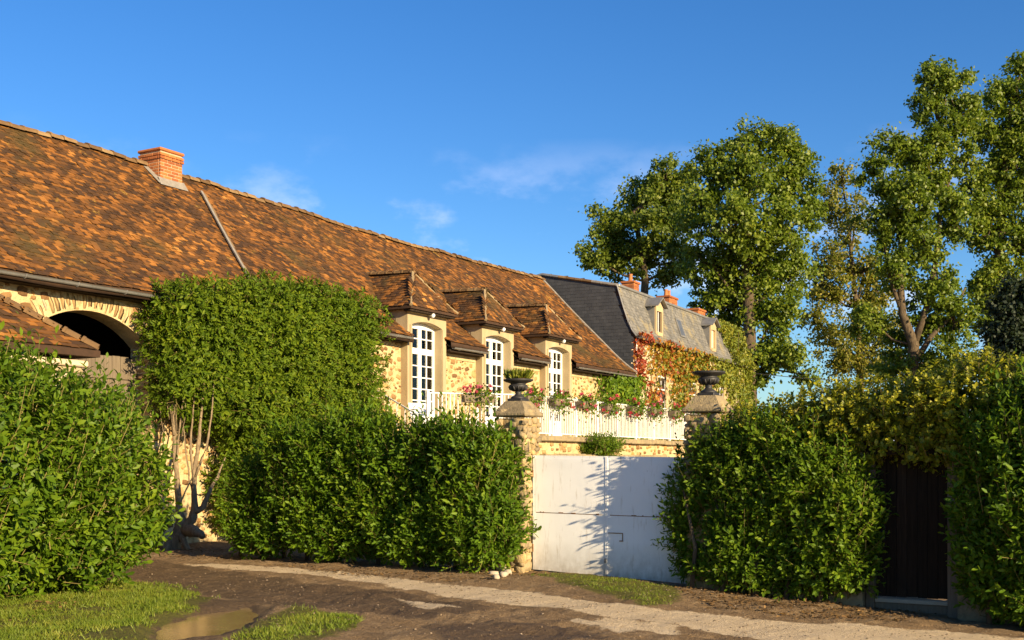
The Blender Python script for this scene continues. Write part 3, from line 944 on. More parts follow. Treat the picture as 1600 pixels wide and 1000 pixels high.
# --- brick chimney
ch = MB().box(3.108, 3.792, 3.108, 3.792, 7.6, 9.08).build('chimney', MT['brickmortar'], barn)
bm = {}
def brick_at(x, y, z, lx, ly, hz=.062):
    key = (round(lx, 3), round(ly, 3), round(hz, 3), int(hsh(x * 31 + y * 17 + z * 7) * 3))
    if key not in bm:
        bm[key] = MB().cbox(-lx / 2, lx / 2, -ly / 2, ly / 2, -hz / 2, hz / 2, .006).mesh('brick', MT['brick'])
    link('brick', bm[key], ch, Matrix.Translation((x + .005 * (hsh(z * 91 + x) - .5), y + .005 * (hsh(z * 57 + y) - .5), z)))
z = 7.98; k = 0
while z < 9.0:
    big = .03 if z > 8.86 else 0.0
    a0, a1 = 3.1 - big, 3.8 + big
    L = a1 - a0
    xs = [a0 + L * f for f in ((0, .333, .667, 1) if k % 2 else (0, .167, .5, .833, 1))]
    for i in range(len(xs) - 1):
        m_, w_ = (xs[i] + xs[i + 1]) / 2, xs[i + 1] - xs[i] - .012
        brick_at(m_, a0 + .03, z, w_, .06); brick_at(m_, a1 - .03, z, w_, .06)
        if 0 < i < len(xs) - 2 or True:
            yy = m_; 
            w2 = w_ - (.062 if i in (0, len(xs) - 2) else 0); sh = (.031 if i == 0 else (-.031 if i == len(xs) - 2 else 0))
            brick_at(a0 + .03, yy + sh, z, .06, w2); brick_at(a1 - .03, yy + sh, z, .06, w2)
    z += .076; k += 1
MB().cbox(3.06, 3.84, 3.06, 3.84, 9.05, 9.12, .02).build('cap', MT['brick'], ch)
ap = MB()
ap.add([(3.02, 3.0, 8.22), (3.9, 3.0, 8.22), (3.86, 3.11, 8.42), (3.04, 3.11, 8.42)], [(0, 1, 2, 3)])
ap.add([(2.98, 3.0, 8.24), (3.11, 3.06, 8.34), (3.11, 3.7, 8.86), (2.98, 3.6, 8.76)], [(0, 1, 2, 3)])
ap.build('apron', MT['lead'], ch)

# --- gutters
def gutter(parent, a, b, v, z, r=.065):
    vs, fs = [], []
    n = 7
    for t in (a, b):
        for rr in (r, r * .86):
            for j in range(n):
                w = math.pi + math.pi * j / (n - 1)
                vs.append((t, v + math.cos(w) * rr, z + math.sin(w) * rr))
    for lay_ in (0, 1):
        for j in range(n - 1):
            q = (lay_ * n + j, lay_ * n + j + 1, 2 * n + lay_ * n + j + 1, 2 * n + lay_ * n + j)
            fs.append(q)
    fs += [(0, n, 3 * n, 2 * n), (n - 1, 2 * n - 1, 4 * n - 1, 3 * n - 1)]
    g = MB().add(vs, fs).build('gutter', MT['zinc'], parent, True)
    m = MB()
    for t in np.arange(a + .3, b, 1.1):
        m.tube([(t, v + math.cos(w) * r * 1.12, z + math.sin(w) * r * 1.12) for w in np.linspace(math.pi, 2 * math.pi, 7)], .012, 4)
        m.box(t - .012, t + .012, v + r, .0 if v < 0 else v + .2, z - .01, z + .012)
    m.build('gutter_bracket', MT['zinc'], g)
gutter(barn, -8.0, 8.4, -.42, 4.93)
gutter(barn, 10.42, 12.2, -.42, 4.84, .055); gutter(barn, 14.2, 16.1, -.42, 4.84, .055); gutter(barn, 18.1, 22.9, -.42, 4.84, .055)
MB().cbox(-8, 8.45, -.30, -.02, 4.80, 4.88, .01).build('eave_board', MT['doorwood'], barn)
for a, b in ((10.4, 12.22), (14.18, 16.15), (18.08, 22.9)):
    MB().cbox(a, b, -.33, -.02, 4.72, 4.79, .01).build('eave_board', MT['doorwood'], barn)
    MB().cbox(a, b, -.03, -.002, 4.56, 4.72, .01).build('render_band', MT['mortar'], barn)

# --- dormers with tall windows
def rect_tiles(parent, plist, lim=40):
    Rm = np.concatenate([q[0] for q in plist]); Tm = np.concatenate([q[1] for q in plist])
    pieces('tile', 'tiles', TILES, rng.integers(0, 4, len(Tm)), Rm, Tm, parent, rng.random(len(Tm)), lim)
glass_cache = {}
for di, c in enumerate(DORM):
    ft = MB()
    z0, z1 = TERZ - .15, 5.72
    ft.box(c - DW, c - DO_, -.22, .16, z0, z1)
    ft.box(c + DO_, c + DW, -.22, .16, z0, z1)
    # segmental head
    hz, hc = 5.32, 5.43
    rr = (DO_ ** 2 + (hc - hz) ** 2) / (2 * (hc - hz)); zc = hc - rr
    hp = [(c - DO_ + 2 * DO_ * i / 14, zc + math.sqrt(rr * rr - (-DO_ + 2 * DO_ * i / 14) ** 2)) for i in range(15)]
    for i in range(14):
        (xa, za), (xb, zb) = hp[i], hp[i + 1]
        ft.add([(xa, -.22, za), (xb, -.22, zb), (xb, -.22, z1), (xa, -.22, z1), (xa, .16, za), (xb, .16, zb), (xb, .16, z1), (xa, .16, z1)], [(0, 1, 2, 3), (7, 6, 5, 4), (0, 4, 5, 1), (3, 2, 6, 7)])
    # cheeks back into the roof
    ft.box(c - DW + .01, c - DW + .14, .161, 1.2, 4.6, z1 - .002)
    ft.box(c + DW - .14, c + DW - .01, .161, 1.2, 4.6, z1 - .002)
    dm = ft.build('dormer', MT['plaster'], barn)
    for s_ in (-1, 1):                                   # raised surround of the opening
        MB().cbox(c + s_ * (DO_ + .06) - .045, c + s_ * (DO_ + .06) + .045, -.245, -.221, z0, 5.3, .006).build('surround', MT['plaster'], dm)
    MB().cbox(c - DW - .05, c + DW + .05, -.30, -.221, 5.60, 5.70, .02).build('cornice', MT['plaster'], dm)
    # hipped roof
    EX, EF, EZ = 1.13, -.47, 5.74
    apx = (c, .26, 6.80); bk = (c, 1.85, 6.86)
    L0, L1 = (c - EX, EF, EZ), (c - EX, 1.1, EZ)
    R0, R1 = (c + EX, EF, EZ), (c + EX, 1.1, EZ)
    rf = MB().add([L0, L1, R0, R1, apx, bk, (c - EX, EF, EZ - .06), (c + EX, EF, EZ - .06), (c - EX, 1.1, EZ - .06), (c + EX, 1.1, EZ - .06)],
                  [(0, 2, 4), (0, 4, 5, 1), (2, 3, 5, 4), (0, 6, 7, 2), (0, 1, 8, 6), (2, 7, 9, 3), (6, 8, 9, 7)]).build('dormer_roof', MT['tile_under'], barn)
    tl = []
    for sgn in (-1, 1):
        # side slope: eave runs along v
        O = np.array((c + sgn * EX, EF, EZ)); U = np.array((0, 1.0, 0))
        up = np.array((c, EF, 6.80)) - O; ln = np.linalg.norm(up); up = up / ln
        N = unit(np.cross(U, up)) * (1 if np.cross(U, up)[2] > 0 else -1)
        poly = [(0, 0), (1.35, 0), (2.3, ln), (.73, ln)]
        Uu = U
        r_, t_ = lay(Uu, up, N, O, poly, .11, .165, seed=di * 7 + sgn + 2)
        tl.append((r_, t_))
    O = np.array(L0); U = np.array((1.0, 0, 0)); up = np.array(apx) - np.array((c, EF, EZ)); ln = np.linalg.norm(up); up = up / ln
    N = unit(np.cross(U, up))
    tl.append(lay(U, up, N, O, [(0, 0), (2 * EX, 0), (EX, ln)], .11, .165, seed=di * 7 + 5))
    rect_tiles(rf, tl, 90)
    # hips and ridge
    for q in (L0, R0):
        MB().tube([Vector(q) + Vector((0, 0, .03)) + (Vector(apx) - Vector(q)) * f + Vector((0, 0, .05 * math.sin(f * math.pi) * -1)) for f in (0, .25, .5, .75, 1.02)], [.045, .045, .048, .05, .06], 6).build('hip_tile', MT['hip'], rf)
    RPM = [Vector(apx) + (Vector(bk) - Vector(apx)) * (i / 6) for i in range(7)] + [Vector((c, 2.05, 6.98)), Vector((c, 2.25, 7.18))]
    for i in range(8):
        a, b = RPM[i], RPM[i + 1]
        d = (b - a).normalized()
        link('ridge_tile', rme, rf, Matrix.Translation(a + Vector((0, 0, .03))) @ d.to_track_quat('X', 'Z').to_matrix().to_4x4() @ Matrix.Scale(.8, 4))
    MB().cbox(c - EX + .05, c + EX - .05, EF + .05, -.2, EZ - .12, EZ - .065, .01).build('soffit', MT['doorwood'], rf)
    # little lamp over the window
    lm = MB()
    lm.box(c - .02, c + .02, -.36, -.30, 5.60, 5.64)
    lm.lathe([(.0, -.02), (.045, .0), (.065, .05), (.05, .09), (.02, .10)], 12, (c, -.40, 5.56))
    lm.build('lamp', MT['white'], dm, True)
    # window
    wv0, wv1 = .03, .085
    fr = MB()
    x0, x1 = c - DO_ + .003, c + DO_ - .003
    fr.box(x0, x0 + .075, wv0, wv1, TERZ + .02, 5.33); fr.box(x1 - .075, x1, wv0, wv1, TERZ + .02, 5.33)
    fr.box(x0 + .075, x1 - .075, wv0 + .003, wv1, 4.58, 4.74)
    fr.box(x0 + .075, x1 - .075, wv0 + .003, wv1, TERZ + .02, TERZ + .10)
    for i in range(14):
        (xa, za), (xb, zb) = hp[i], hp[i + 1]
        xa, xb = max(xa, x0 + .002), min(xb, x1 - .002)
        fr.add([(xa, wv0 - .002, 5.26), (xb, wv0 - .002, 5.26), (xb, wv0 - .002, zb - .002), (xa, wv0 - .002, za - .002), (xa, wv1, 5.26), (xb, wv1, 5.26)], [(0, 1, 2, 3), (0, 4, 5, 1)])
    fr.box(c - .065, c + .065, wv0 - .012, wv1, TERZ + .10, 5.26)
    wo = fr.build('window', MT['white'], barn)
    cols = [(x0 + .075, c - .065), (c + .065, x1 - .075)]
    pan = [(TERZ + .10, 3.02)]
    for xa, xb in cols:
        MB().cbox(xa + .002, xb - .002, wv0 + .008, wv1 - .004, TERZ + .101, 3.02, .004).build('lower_panel', MT['white'], wo)
        MB().cbox(xa + .07, xb - .07, wv0 - .004, wv0 + .0079, TERZ + .2, 2.92, .006).build('panel_moulding', MT['white'], wo)
        bar = MB()
        rowsz = [3.02 + (4.58 - 3.02) * i / 5 for i in range(6)]; rowsu = [4.74, 5.0, 5.26]
        mx_ = (xa + xb) / 2
        bar.box(mx_ - .016, mx_ + .016, wv0 + .01, wv1 - .01, 3.02, 4.58); bar.box(mx_ - .016, mx_ + .016, wv0 + .01, wv1 - .01, 4.74, 5.26)
        for zr in rowsz[1:-1] + rowsu[1:2]:
            bar.box(xa, xb, wv0 + .012, wv1 - .012, zr - .015, zr + .015)
        bar.build('glazing_bar', MT['white'], wo)
        for rws in (rowsz, rowsu):
            for i in range(len(rws) - 1):
                for a, b in ((xa, mx_ - .016), (mx_ + .016, xb)):
                    key = (round(b - a, 3), round(rws[i + 1] - rws[i], 3))
                    if key not in glass_cache:
                        h = (rws[i + 1] - rws[i] - .03) / 2; w_ = (b - a) / 2
                        glass_cache[key] = MB().box(-w_, w_, -.003, .003, -h, h).mesh('pane', MT['glass'])
                    k_ = hsh(a * 13 + i * 7 + di)
                    link('pane', glass_cache[key], wo, Matrix.Translation(((a + b) / 2, .06, (rws[i] + rws[i + 1]) / 2)) @ Matrix.Rotation((k_ - .5) * .02, 4, 'Z') @ Matrix.Rotation((hsh(k_ * 99) - .5) * .02, 4, 'X'))
        # curtain drawn to the side of each leaf
        cv, cf = [], []
        ca_, cb_ = (mx_ + .02, xb + .03) if xa > c else (mx_ + .05, xb + .02)
        for i in range(13):
            xx = ca_ + (cb_ - ca_) * i / 12
            yy = .19 + .022 * math.sin(i * 1.9)
            cv += [(xx, yy, TERZ + .12), (xx, yy, 5.2)]
        for i in range(12): cf.append((2 * i, 2 * i + 2, 2 * i + 3, 2 * i + 1))
        MB().add(cv, cf).build('curtain', MT['curtain'], wo, True)

# ------------------------------------------------------------------ small outbuilding beside the arch
ob = thing('outbuilding', 'small tiled outbuilding half hidden behind the leafy bush on the left', 'outbuilding', Bw(-3.62, -2.7), BRZ)
OL, OD, OZ, OR = 5.2, 2.4, 3.46, .86
MB().box(-OL + .25, -.25, .25, OD - .25, -.2, OZ - .25).build('wall', MT['render'], ob)
MB().cbox(-OL + .12, -.12, .12, OD - .12, OZ - .26, OZ - .16, .02).build('cornice', MT['render'], ob)
MB().cbox(-OL + .18, -.18, .18, OD - .18, OZ - .36, OZ - .262, .02).build('cornice', MT['plaster'], ob)
h = OD / 2
orf = MB().add([(0, 0, OZ), (0, OD, OZ), (-OL, OD, OZ), (-OL, 0, OZ), (-h, h, OZ + OR), (-OL + h, h, OZ + OR), (0, 0, OZ - .1), (0, OD, OZ - .1), (-OL, OD, OZ - .1), (-OL, 0, OZ - .1)],
               [(0, 4, 5, 3), (0, 1, 4), (1, 2, 5, 4), (2, 3, 5), (0, 3, 9, 6), (1, 0, 6, 7), (6, 9, 8, 7)]).build('roof', MT['tile_under'], ob)
sl = math.hypot(h, OR)
upv = np.array((0, h, OR)) / sl
tl = [lay((-1, 0, 0), upv, unit(np.array((0, -OR, h))), (0, 0, OZ), [(0, 0), (OL, 0), (OL - h, sl), (h, sl)], .11, .165, seed=5),
      lay((0, 1, 0), np.array((-h, 0, OR)) / sl, unit(np.array((OR, 0, h))), (0, 0, OZ), [(0, 0), (OD, 0), (h, sl)], .11, .165, seed=6)]
Rm = np.concatenate([q[0] for q in tl]); Tm = np.concatenate([q[1] for q in tl])
pieces('tile', 'tiles', TILES, rng.integers(0, 4, len(Tm)), Rm, Tm, orf, -np.abs(Tm[:, 0] + 1.0), 150)
for q in ((0, 0), (0, OD)):
    a, b = Vector((q[0], q[1], OZ + .03)), Vector((-h, h, OZ + OR + .04))
    for i in range(6):
        pa, pb = a + (b - a) * (i / 6), a + (b - a) * ((i + 1) / 6)
        d = (pa - pb).normalized()
        link('hip_tile', rme, orf, Matrix.Translation(pb) @ d.to_track_quat('X', 'Z').to_matrix().to_4x4() @ Matrix.Scale(.78, 4))

# ------------------------------------------------------------------ terrace
TPATH = [(6.07, -2.54), (8.0, -4.15), (27.0, -4.15)]
ter = thing('terrace', 'raised stone terrace with coping in front of the dormer windows', 'terrace', BO, BRZ)
tw = MB()
tw.prism([(4.0, -.002), (4.0, -2.5), (6.07, -2.54), (8.0, -4.15), (22.6, -4.15), (22.6, -.002)], -.2, TERZ - .08, 'z').build('retaining_wall', MT['mortar'], ter)
rw = tw
stt = scatter_stones([(8.1, 20.0, 1.5, 2.14)], 150, 9, lambda t, z, s: False, .1, .26)
tw_o = ter.children[0]
for i, (t, z, s_, h_) in enumerate(stt):
    if i < 7: bs = npmesh('stone', BLOCKS[i][0], np.concatenate([np.array(f) for f in BLOCKS[i][1]]), np.full(len(BLOCKS[i][1]), 4), MT['stone'], True); STM = [bs] if i == 0 else STM + [bs]
    link('stone', STM[i % 7], tw_o, m4(np.diag([s_, .08, h_]), (t, -4.15, z)))
MB().prism([(4.0, -.001), (4.0, -2.42), (6.1, -2.46), (8.05, -4.07), (22.58, -4.07), (22.58, -.001)], TERZ - .08, TERZ - .002, 'z').build('paving', MT['coping'], ter)
def along(path, step):
    out = []
    for (a, b), (c, d) in zip(path[:-1], path[1:]):
        L = math.hypot(c - a, d - b); n = max(1, int(round(L / step)))
        for i in range(n):
            f0, f1 = i / n, (i + 1) / n
            out.append(((a + (c - a) * f0, b + (d - b) * f0), (a + (c - a) * f1, b + (d - b) * f1)))
    return out
for i, ((a, b), (c, d)) in enumerate(along([TPATH[0], TPATH[1], (20.4, -4.15)], .85)):
    L = math.hypot(c - a, d - b); an_ = math.atan2(d - b, c - a)
    me = MB().cbox(-L / 2 + .006, L / 2 - .006, -.16, .2, -.10 - .02 * hsh(i), .012 + .014 * hsh(i, 2), .02).mesh('coping_stone', MT['coping'])
    link('coping_stone', me, ter, Matrix.Translation(((a + c) / 2, (b + d) / 2, TERZ)) @ Matrix.Rotation(an_ + .01 * (hsh(i, 5) - .5), 4, 'Z'))
# ledge lower down
for i, t in enumerate(np.arange(8.2, 15.5, 1.1)):
    MB().cbox(t, t + 1.09, -4.52, -4.2, 1.76, 1.86 + .02 * hsh(i), .02).build('ledge_stone', MT['coping'], ter)

def railing(name, label, path, step_post, parent_frame=(BO, BRZ)):
    rl = thing(name, label, 'railing', parent_frame[0], parent_frame[1])
    bal = MB().tube([(0, 0, .07), (0, 0, .98)], .0155, 6).mesh('baluster', MT['railpaint'])
    for (a, b), (c, d) in zip(path[:-1], path[1:]):
        L = math.hypot(c - a, d - b); ux, uy = (c - a) / L, (d - b) / L; an_ = math.atan2(uy, ux)
        Mr = Matrix.Translation((a, b, TERZ)) @ Matrix.Rotation(an_, 4, 'Z')
        link('top_rail', MB().cbox(-.02, L + .02, -.028, .028, .98, 1.012, .006).mesh('top_rail', MT['railpaint']), rl, Mr)
        link('bottom_rail', MB().cbox(0, L, -.016, .016, .07, .096, .004).mesh('bottom_rail', MT['railpaint']), rl, Mr)
        x = .055; i = 0
        while x < L - .04:
            near_post = abs((x + step_post / 2) % step_post - step_post / 2) < .05
            if not near_post:
                link('baluster', bal, rl, Mr @ Matrix.Translation((x, 0, 0)) @ Matrix.Rotation((hsh(i, a) - .5) * .012, 4, 'X'))
            x += .098; i += 1
        x = 0.0
        while x < L + .01:
            link('post', MB().cbox(-.032, .032, -.032, .032, .012, 1.06, .006).mesh('post', MT['railpaint']), rl, Mr @ Matrix.Translation((x, 0, 0)))
            x += step_post
    return rl
railing('terrace_railing', 'long white painted balustrade hung with flower boxes, behind the white gate', [(8.0, -4.1), (19.7, -4.1)], 1.3)
railing('terrace_railing', 'short white railing in front of the first two dormer windows, left of the urn', [(6.07, -2.5), (7.94, -4.06)], 1.22)
# stair hand rail dropping behind the hedge
sr = thing('stair_handrail', 'slim white handrail sloping down behind the hedge below the first dormer', 'handrail', (0, 0, 0))
pa, pb = P(590, 611, 28.6), P(652, 648, 26.9)
MB().tube([pa, pb], .018, 6).build('rail', MT['railpaint'], sr)
for f in (.1, .3, .5, .7, .9):
    q = pa + (pb - pa) * f
    MB().tube([q, (q.x, q.y, q.z - .95)], .011, 5).build('baluster', MT['railpaint'], sr)
for f in (.0, 1.0):
    q = pa + (pb - pa) * f
    MB().tube([q, (q.x, q.y, .0)], .02, 6).build('post', MT['railpaint'], sr)

# ------------------------------------------------------------------ leaves
def leaf_template(w=.19, fold=.055, droop=.10):
    vs = np.array([(0, 0, 0), (-w * .8, .28, fold), (0, .28, 0), (w * .8, .28, fold), (-w, .62, fold * .7), (0, .62, -.02), (w, .62, fold * .7), (0, 1, -droop)])
    fs = [(0, 2, 1), (0, 3, 2), (1, 2, 5, 4), (2, 3, 6, 5), (4, 5, 7), (5, 6, 7)]
    return vs, fs
LEAF = leaf_template()
LEAFW = leaf_template(.26, .05, .08)
DIAM = (np.array([(0, 0, 0), (-.26, .5, .05), (0, 1, -.06), (.26, .5, .05)]), [(0, 3, 2, 1)])
OVAL = (np.array([(0, 0, 0), (-.3, .35, .06), (-.22, .8, .02), (0, 1, -.05), (.22, .8, .02), (.3, .35, .06)]), [(0, 3, 2, 1), (0, 5, 4, 3)])
IVY = (np.array([(0, 0, 0), (-.42, .15, .05), (-.25, .45, 0), (-.33, .75, .06), (0, 1, -.08), (.33, .75, .06), (.25, .45, 0), (.42, .15, .05)]), [(0, 2, 1), (0, 4, 3, 2), (0, 6, 5, 4), (0, 7, 6)])

NARROW = (OVAL[0] * np.array((.66, 1, 1)), OVAL[1])
TREELEAF = (np.array([(0, 0, 0), (-.33, .5, .07), (0, 1, -.08), (.33, .5, .07)]), [(0, 3, 2, 1)])
def flat_leaves(name, mtl, parent, pos, nrm, size, templ=IVY, spread=.6, hang=.5, base=None, kind='stuff', lie=1.0):
    """leaves lying over a surface"""
    n = len(pos)
    d = rng.normal(0, 1, (n, 3)) * .8; d[:, 2] -= hang; d[:, 2] *= lie
    nn = unit(nrm + rng.normal(0, spread, (n, 3)))
    Rm = frames(d, nn) * size[:, None, None]
    T = pos if base is None else pos - np.array(base)
    V, L, TT = bulk(templ[0], templ[1], Rm, T)
    o = link(name, npmesh(name, V, L, TT, mtl, True), parent)
    tag(o, kind=kind)
    return o

# ------------------------------------------------------------------ flower boxes on the railing
def rail_t(pxx):
    k = (pxx - 800.0) / FPX
    o = Bw(0, -4.1)
    return (k * o.y - o.x) / (BD.x - k * BD.y)
FB = [('flower box of pale pink geraniums on the short railing left of the urn', None, 'pink'),
      ('pink flower box just right of the planted urn, nearest on the long balustrade', 823, 'pink'),
      ('pink flower box second from the planted urn along the long balustrade', 866, 'pink'),
      ('pink and red flower box third from the planted urn along the long balustrade', 908, 'pink'),
      ('crimson flower box fourth from the planted urn, middle of the long balustrade', 946, 'redpetal'),
      ('red and pink flower box third from the empty urn along the balustrade', 985, 'redpetal'),
      ('rose flower box second from the empty urn along the balustrade', 1018, 'pink'),
      ('red flower box nearest the empty urn at the far end of the balustrade', 1050, 'redpetal')]
for i, (lb, pxx, pm) in enumerate(FB):
    if pxx is None:
        t, v, an_ = 6.95, -3.35, math.atan2(-1.56, 1.87)
    else:
        t, v, an_ = rail_t(pxx), -4.22, 0.0
    loc = Bw(t, v, TERZ + .78)
    f = thing('flower_box', lb, 'flower box', loc, BRZ + an_, 'flower boxes hung on the terrace railing')
    MB().add([(-.36, -.11, 0), (.36, -.11, 0), (.36, .07, 0), (-.36, .07, 0), (-.40, -.14, .17), (.40, -.14, .17), (.40, .09, .17), (-.40, .09, .17), (-.38, -.12, .15), (.38, -.12, .15), (.38, .07, .15), (-.38, .07, .15)],
             [(0, 3, 2, 1), (0, 1, 5, 4), (1, 2, 6, 5), (2, 3, 7, 6), (3, 0, 4, 7), (8, 9, 10, 11), (4, 5, 9, 8), (5, 6, 10, 9), (6, 7, 11, 10), (7, 4, 8, 11)]).build('trough', MT['trough'], f)
    for s_ in (-.25, .25):
        MB().tube([(s_, .10, .1), (s_, .12, .24), (s_, .17, .245)], .008, 4).build('hook', MT['iron'], f)
    n = 420
    pos = np.stack([rng.normal(0, .22, n).clip(-.5, .5), rng.normal(-.05, .10, n), .2 + rng.normal(.02, .09, n)], 1)
    lo = rng.random(n) < .28; pos[lo, 2] -= rng.uniform(.1, .35, lo.sum()); pos[lo, 1] -= .1
    flat_leaves('leaves', LF['laurel2'], f, pos, np.tile((0, -.3, 1.0), (n, 1)), rng.uniform(.05, .09, n), OVAL, .9, .1)
    for j in range(11):
        c = np.array((rng.uniform(-.40, .40), rng.normal(-.08, .09), .30 + rng.uniform(-.05, .12) if rng.random() < .72 else rng.uniform(-.12, .15)))
        q = unit(rng.normal(0, 1, (34, 3))) * rng.uniform(.015, .047, (34, 1)) * np.array((1, 1, .7)) + c
        mm = pm if rng.random() < .75 else ('redpetal' if pm == 'pink' else 'pink')
        hd = flat_leaves('flower_head', LF[mm], f, q, q - c + np.array((0, 0, .01)), np.full(34, .045), OVAL, .4, 0, kind=None)

# ------------------------------------------------------------------ white garden chairs on the terrace
def chair(label, t, v, rz):
    c = thing('garden_chair', label, 'chair', Bw(t, v, TERZ + .01), rz, 'white chairs on the terrace')
    for sx in (-1, 1):
        MB().tube([(sx * .23, .24, 0), (sx * .23, -.10, .42), (sx * .23, -.30, .80)], .016, 6).build('back_leg', MT['white'], c)
        MB().tube([(sx * .23, -.26, 0), (sx * .23, .25, .43)], .016, 6).build('front_leg', MT['white'], c)
        MB().cbox(sx * .25 - .025, sx * .25 + .025, -.26, .22, .62, .645, .008).build('arm_rest', MT['white'], c)
    for i in range(6):
        MB().cbox(-.23, .23, -.16 + i * .068, -.105 + i * .068, .425, .443, .005).build('seat_slat', MT['white'], c)
    for i in range(6):
        z = .50 + i * .055
        yy = -.13 - (z - .46) * .5
        MB().add([(-.23, yy, z), (.23, yy, z), (.23, yy - .02, z + .045), (-.23, yy - .02, z + .045), (-.23, yy - .015, z), (.23, yy - .015, z), (.23, yy - .035, z + .045), (-.23, yy - .035, z + .045)],
                 [(0, 1, 2, 3), (7, 6, 5, 4), (0, 4, 5, 1), (3, 2, 6, 7), (0, 3, 7, 4), (1, 5, 6, 2)]).build('back_slat', MT['white'], c)
chair('white slatted garden chair at the foot of the first dormer window', 7.0, -1.7, BRZ + 2.6)
chair('white slatted garden chair half hidden by the planted urn pillar', 10.2, -2.9, BRZ + .9)

# ------------------------------------------------------------------ gate pillars and urns
PBLOCKS = [rounded_block(70 + s, .2, 8) for s in range(8)]
def pillar(label, k, full):
    p = thing('gate_pillar', label, 'pillar', Ww(k, 0), WRZ, 'stone pillars of the white gate')
    MB().box(-.238, .238, -.238, .238, -.3, 2.36).build('core', MT['pillarmortar'], p)
    tm = [npmesh('stone', b[0], np.concatenate([np.array(f) for f in b[1]]), np.full(len(b[1]), 4), MT['pillar'], True) for b in PBLOCKS]
    zlo = .0 if full else 1.5
    for face in range(3):
        for i, (u, z, s_, h_) in enumerate(scatter_stones([(-.235, .235, zlo, 2.33)], 95 if full else 36, 50 + face + int(k * 3), lambda u, z, s: abs(u) + s * .35 > .27, .10, .25)):
            dth = .035 + .05 * hsh(i, face + k); h_ = h_ * 1.2
            if face == 0: M_ = m4(np.diag([s_, dth, h_]), (u, -.236, z))
            elif face == 1: M_ = m4(np.diag([dth, s_, h_]), (.236, u, z))
            else: M_ = m4(np.diag([dth, s_, h_]), (-.236, u, z))
            link('stone', tm[int(hsh(i, face) * len(tm))], p, M_ @ Matrix.Rotation((hsh(i, 5) - .5) * .5, 4, 'Y' if face == 0 else 'X'))
    z = zlo; r = 0
    while z < 2.3:                                        # corner stones
        hh = min(.12 + .09 * hsh(r, k), 2.36 - z)
        la, lb_ = (.20, .12) if r % 2 else (.12, .20)
        link('corner_stone', tm[r % 8], p, m4(np.diag([la + .04 * hsh(r, 3), lb_ + .04 * hsh(r, 4), hh]), (.255 - la / 2, -.255 + lb_ / 2, z + hh / 2)))
        z += hh + .006; r += 1
    cp = MB()
    cp.cbox(-.30, .30, -.30, .30, 2.385, 2.455, .02)
    cpo = cp.build('cap', MT['coping'], p)
    MB().add([(-.265, -.265, 2.452), (.265, -.265, 2.452), (.265, .265, 2.452), (-.265, .265, 2.452), (-.215, -.215, 2.54), (.215, -.215, 2.54), (.215, .215, 2.54), (-.215, .215, 2.54), (-.15, -.15, 2.63), (.15, -.15, 2.63), (.15, .15, 2.63), (-.15, .15, 2.63)],
             [(0, 1, 5, 4), (1, 2, 6, 5), (2, 3, 7, 6), (3, 0, 4, 7), (4, 5, 9, 8), (5, 6, 10, 9), (6, 7, 11, 10), (7, 4, 8, 11), (8, 9, 10, 11)]).build('cap_top', MT['coping'], cpo)
    for j in range(10):                                   # weathered bits on the cap
        a = hsh(j, 3 + k) - .5; b = hsh(j, 7 + k) - .5
        link('cap_stone', tm[j % 6], p, m4(np.diag([.19, .16, .09]), (a * .42, b * .42, 2.585 - .17 * max(abs(a), abs(b)) * 1.7)))
    return p
pillar('rubble stone gate pillar carrying the planted urn, left of the white gate', 0.0, True)
pillar('rubble stone gate pillar carrying the empty urn, rising behind the laurel', 3.13, False)
def urn(label, k):
    u = thing('garden_urn', label, 'urn', Ww(k, 0, 2.628), WRZ, 'black urns on the gate pillars')
    MB().cbox(-.125, .125, -.125, .125, 0, .045, .008).build('plinth', MT['iron'], u)
    MB().lathe([(.12, .045), (.115, .065), (.06, .10), (.042, .125), (.06, .14), (.045, .15), (.09, .175), (.135, .205), (.15, .235), (.14, .258), (.115, .27), (.13, .285), (.20, .305), (.235, .325), (.237, .345), (.21, .35), (.19, .335), (.0, .30)], 28).build('bowl', MT['iron'], u, True)
    for j in range(12):
        w = 2 * math.pi * j / 12
        MB().tube([(math.cos(w) * .075, math.sin(w) * .075, .162), (math.cos(w) * .13, math.sin(w) * .13, .196), (math.cos(w) * .152, math.sin(w) * .152, .235)], [.008, .016, .008], 5).build('gadroon', MT['iron'], u, True)
    return u
u1 = urn('black cast iron urn filled with tufted plants on the pillar beside the gate', 0.0)
MB().lathe([(.13, .33), (.145, .36), (.135, .365), (.0, .36)], 18).build('pot_rim', MT['terracotta'], u1, True)
n = 520
a = rng.uniform(0, 2 * math.pi, n); r_ = .19 * np.sqrt(rng.random(n))
pos = np.stack([np.cos(a) * r_, np.sin(a) * r_, np.full(n, .35)], 1)
d = np.stack([np.cos(a) * r_ * 2.0, np.sin(a) * r_ * 2.0, rng.uniform(.6, 1.1, n)], 1) + rng.normal(0, .18, (n, 3))
Rm = frames(d, rng.normal(0, 1, (n, 3)) + np.array((0, -1, .4))); ln = rng.uniform(.07, .19, n)
Rm[:, :, 0] *= .07; Rm[:, :, 1] *= ln[:, None]; Rm[:, :, 2] *= .1
V, L, TT = bulk(LEAF[0], LEAF[1], Rm, pos)
tag(link('plants', npmesh('plants', V, L, TT, LF['green']), u1), kind='stuff')
urn('black cast iron urn standing empty against the creeper-clad house', 3.13)

